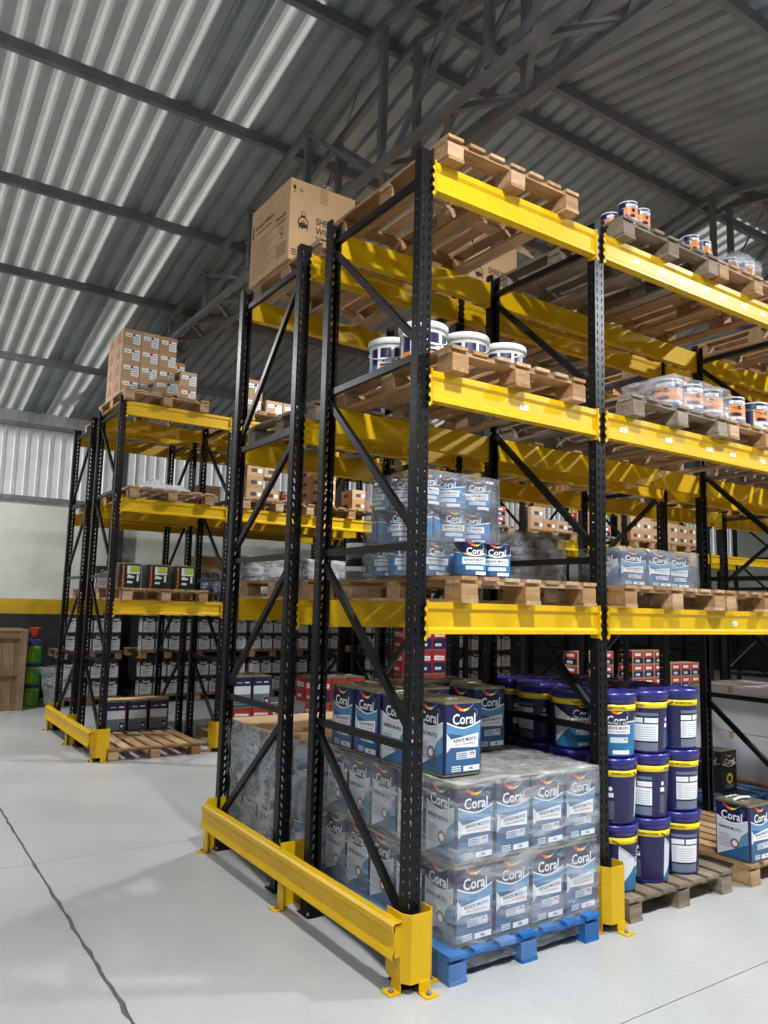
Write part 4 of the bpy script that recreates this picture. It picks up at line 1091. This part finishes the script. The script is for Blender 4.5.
fill_cartons(8.4, 5.4, lo(R2_), 3, 1, 3, .26, .28, .17, 'brown', 'brown carton on middle aisle shelf, fifth bay', 'brown cartons on the middle aisle shelf', .2)
fill_cartons(9.4, 5.4, lo(R2_), 3, 1, 2, .26, .28, .17, 'brown', 'brown carton, fifth bay right, middle aisle shelf', 'brown cartons on the middle aisle shelf', .2)
fill_cartons(1.45, 5.45, lo(R3_), 1, 1, 2, .22, .29, .2, 'labels', 'tall standing labelled carton on top aisle shelf, second bay', CG)
fill_cartons(1.7, 5.4, lo(R3_), 3, 1, 1, .22, .29, .17, 'labels', 'labelled carton lying on top aisle shelf, second bay', CG)
fill_cartons(2.5, 5.5, lo(R3_), 3, 1, 1, .22, .29, .17, 'labels', 'labelled carton on top aisle shelf, second bay right', CG)
# ---- farthest rack
Y4 = Y3+D+.3245
for k, (x, nm) in enumerate([(.13, 'end bay')]+bayp[:6]):
    for li, z in enumerate((R1, R2_, R3_)):
        if li == 0 and k > 3: continue
        pallet_far(x, Y4-.02, z, 'farthest rack pallet, %s, %s shelf' % (nm, ('lowest', 'middle', 'top')[li]), ('new', 'old')[(k+li) % 3 == 2], .94, 1.0)
for x, nm in ((4.74, 'third bay'), (6.05, 'fourth bay')): pallet_far(x, Y4-.02, 0, 'farthest rack floor pallet, %s' % nm, 'old', .94, 1.0)
carton(1.60, 7.0, R2_+PH, .3, .35, .33, 'plain carton on farthest rack, middle shelf, beside crumpled plastic', None, 'brown')
carton(1.64, 6.93, R1+PH+.27, .34, .35, .2, 'carton on top of wrapped bottles on farthest rack', None, 'plain')
for i in range(3): can('gallon', 1.5+i*.14, 6.93, R1+PH, 'wrapped blue can under carton on farthest rack, %s' % ORD[i], 'wrapped blue cans on farthest rack', -.6).scale = (.8, .8, 1.5)
wrap(1.42, 1.86, 6.84, 7.02, R1+PH, R1+PH+.265, 'film round blue cans on the farthest rack', FILM, 31, .008, True, 20)
fill_cartons(2.5, 6.7, lo(R2_), 3, 1, 2, .26, .28, .17, 'brown', 'brown carton on farthest rack, middle shelf', 'brown cartons on farthest rack', .2)
fill_cartons(4.8, 6.7, lo(R2_), 3, 1, 3, .26, .28, .17, 'brown', 'brown carton on farthest rack, third bay', 'brown cartons on farthest rack', .2)
fill_tins('white', .2, 6.75, lo(R1), 2, 1, 1, .218, .277, 'white tin on farthest rack end bay', 'white tins on farthest rack')

# ---- against the back wall
wn = 0
for x in (.46, 1.66, 2.6, 3.54, 4.48, 6.05, 7.0, 7.95):
    wn += 1
    for tier in range(2):
        zt = tier*.70
        pallet_far(x-.02, 9.6, zt, 'back wall pallet, %s stack from left, %s one' % (ORD[wn-1], ('floor', 'raised')[tier]), ('old', 'new')[(wn+tier) % 2], .92, .95)
        for lay in range(2):
            for i in range(4):
                tin('white', x+.109+i*.2185, 9.74, zt+PH+lay*.279, 'white dark topped tin, wall stack %s from left, row %s up, column %s' % (ORD[wn-1], ORD[tier*2+lay], ORD[i]), 'white tins by the back wall')
# wooden crate
def crate():
    lx, ly, lz = .95, .85, 1.13
    t = thing('wooden_crate', 'tall plank wooden crate standing by the back wall', 'crate', (-.53, 9.9, 0))
    CW = mat('crate wood', '#7d6345', .8, 0, .3, 4, .4, 25, .22, (6, 6, 1)); 
    def part(nm, x0, x1, y0, y1, z0, z1):
        mb = MB(); mb.box(x0, x1, y0, y1, z0, z1, CW); ob(nm, mb.mesh(nm), t)
    n = 6
    for k in range(n):
        a = -lx/2+k*lx/n; part('plank', a+.003, a+lx/n-.003, -ly/2, -ly/2+.018, .06, lz-.02)
        part('plank', a+.003, a+lx/n-.003, ly/2-.018, ly/2, .06, lz-.02)
    for s in (-1, 1):
        for k in range(5):
            a = -ly/2+.02+k*(ly-.04)/5; x0 = s*lx/2-(.018 if s > 0 else 0); part('plank', x0, x0+.018, a+.003, a+(ly-.04)/5-.003, .06, lz-.02)
    for z in (.0, .5, lz-.1): part('batten', -lx/2, lx/2-.1, -ly/2-.03, -ly/2, z, z+.1)
    for x in (-lx/2, lx/2-.1): part('post', x, x+.1, -ly/2-.034, -ly/2, 0, lz)
    for k in range(6): part('lid_plank', -lx/2-.01, lx/2+.01, -ly/2-.04+k*(ly+.05)/6, -ly/2-.044+(k+1)*(ly+.05)/6, lz, lz+.022)
crate()
for k in range(3): can('green', .14, 9.95, k*.318, 'lime green bucket with navy lid by the crate, %s of the stack' % ('bottom', 'middle', 'top')[k], 'green buckets by the crate', -.7, 'green_bucket', 'bucket').scale = (.9, .9, 1)
def funnel():
    t = thing('spray_funnel', 'orange plastic funnel on top of the green buckets', 'funnel', (.12, 9.93, .968))
    mb = MB(); mb.lathe([(.03, .02), (.04, .1), (.09, .19), (.095, .2)], ORPL, 16, capt=False); ob('cone', mb.mesh('cone'), t)
    mb = MB(); mb.lathe([(.11, 0), (.1, .015), (.04, .03)], PURP, 16); ob('base', mb.mesh('base'), t)
funnel()
def bag():
    mb = MB(); r = random.Random(5); n, k = 16, 8; rows = []
    for j in range(k+1):
        z = .14+.62*j/k; rad = .1+.12*j/k; row = []
        for a in range(n):
            q = rad*(1+.18*math.sin(a*2.4+j)+r.uniform(-.08, .08)); row.append(len(mb.v)); mb.v.append((q*math.cos(2*PI*a/n), q*.8*math.sin(2*PI*a/n), z-.14))
        rows.append(row)
    for j in range(k):
        for a in range(n): mb.f.append((rows[j][a], rows[j][(a+1) % n], rows[j+1][(a+1) % n], rows[j+1][a])); mb.m.append(mb.mi(FILM)); mb.sm.append(True)
    mb.f.append(tuple(rows[0])); mb.m.append(0); mb.sm.append(False)
    tag(ob('plastic_bag', mb.mesh('plastic_bag'), None, (.36, 9.4, 0)), 'open clear plastic bag standing beside the green buckets', 'bag')
bag()
print('objects', len(bpy.data.objects))
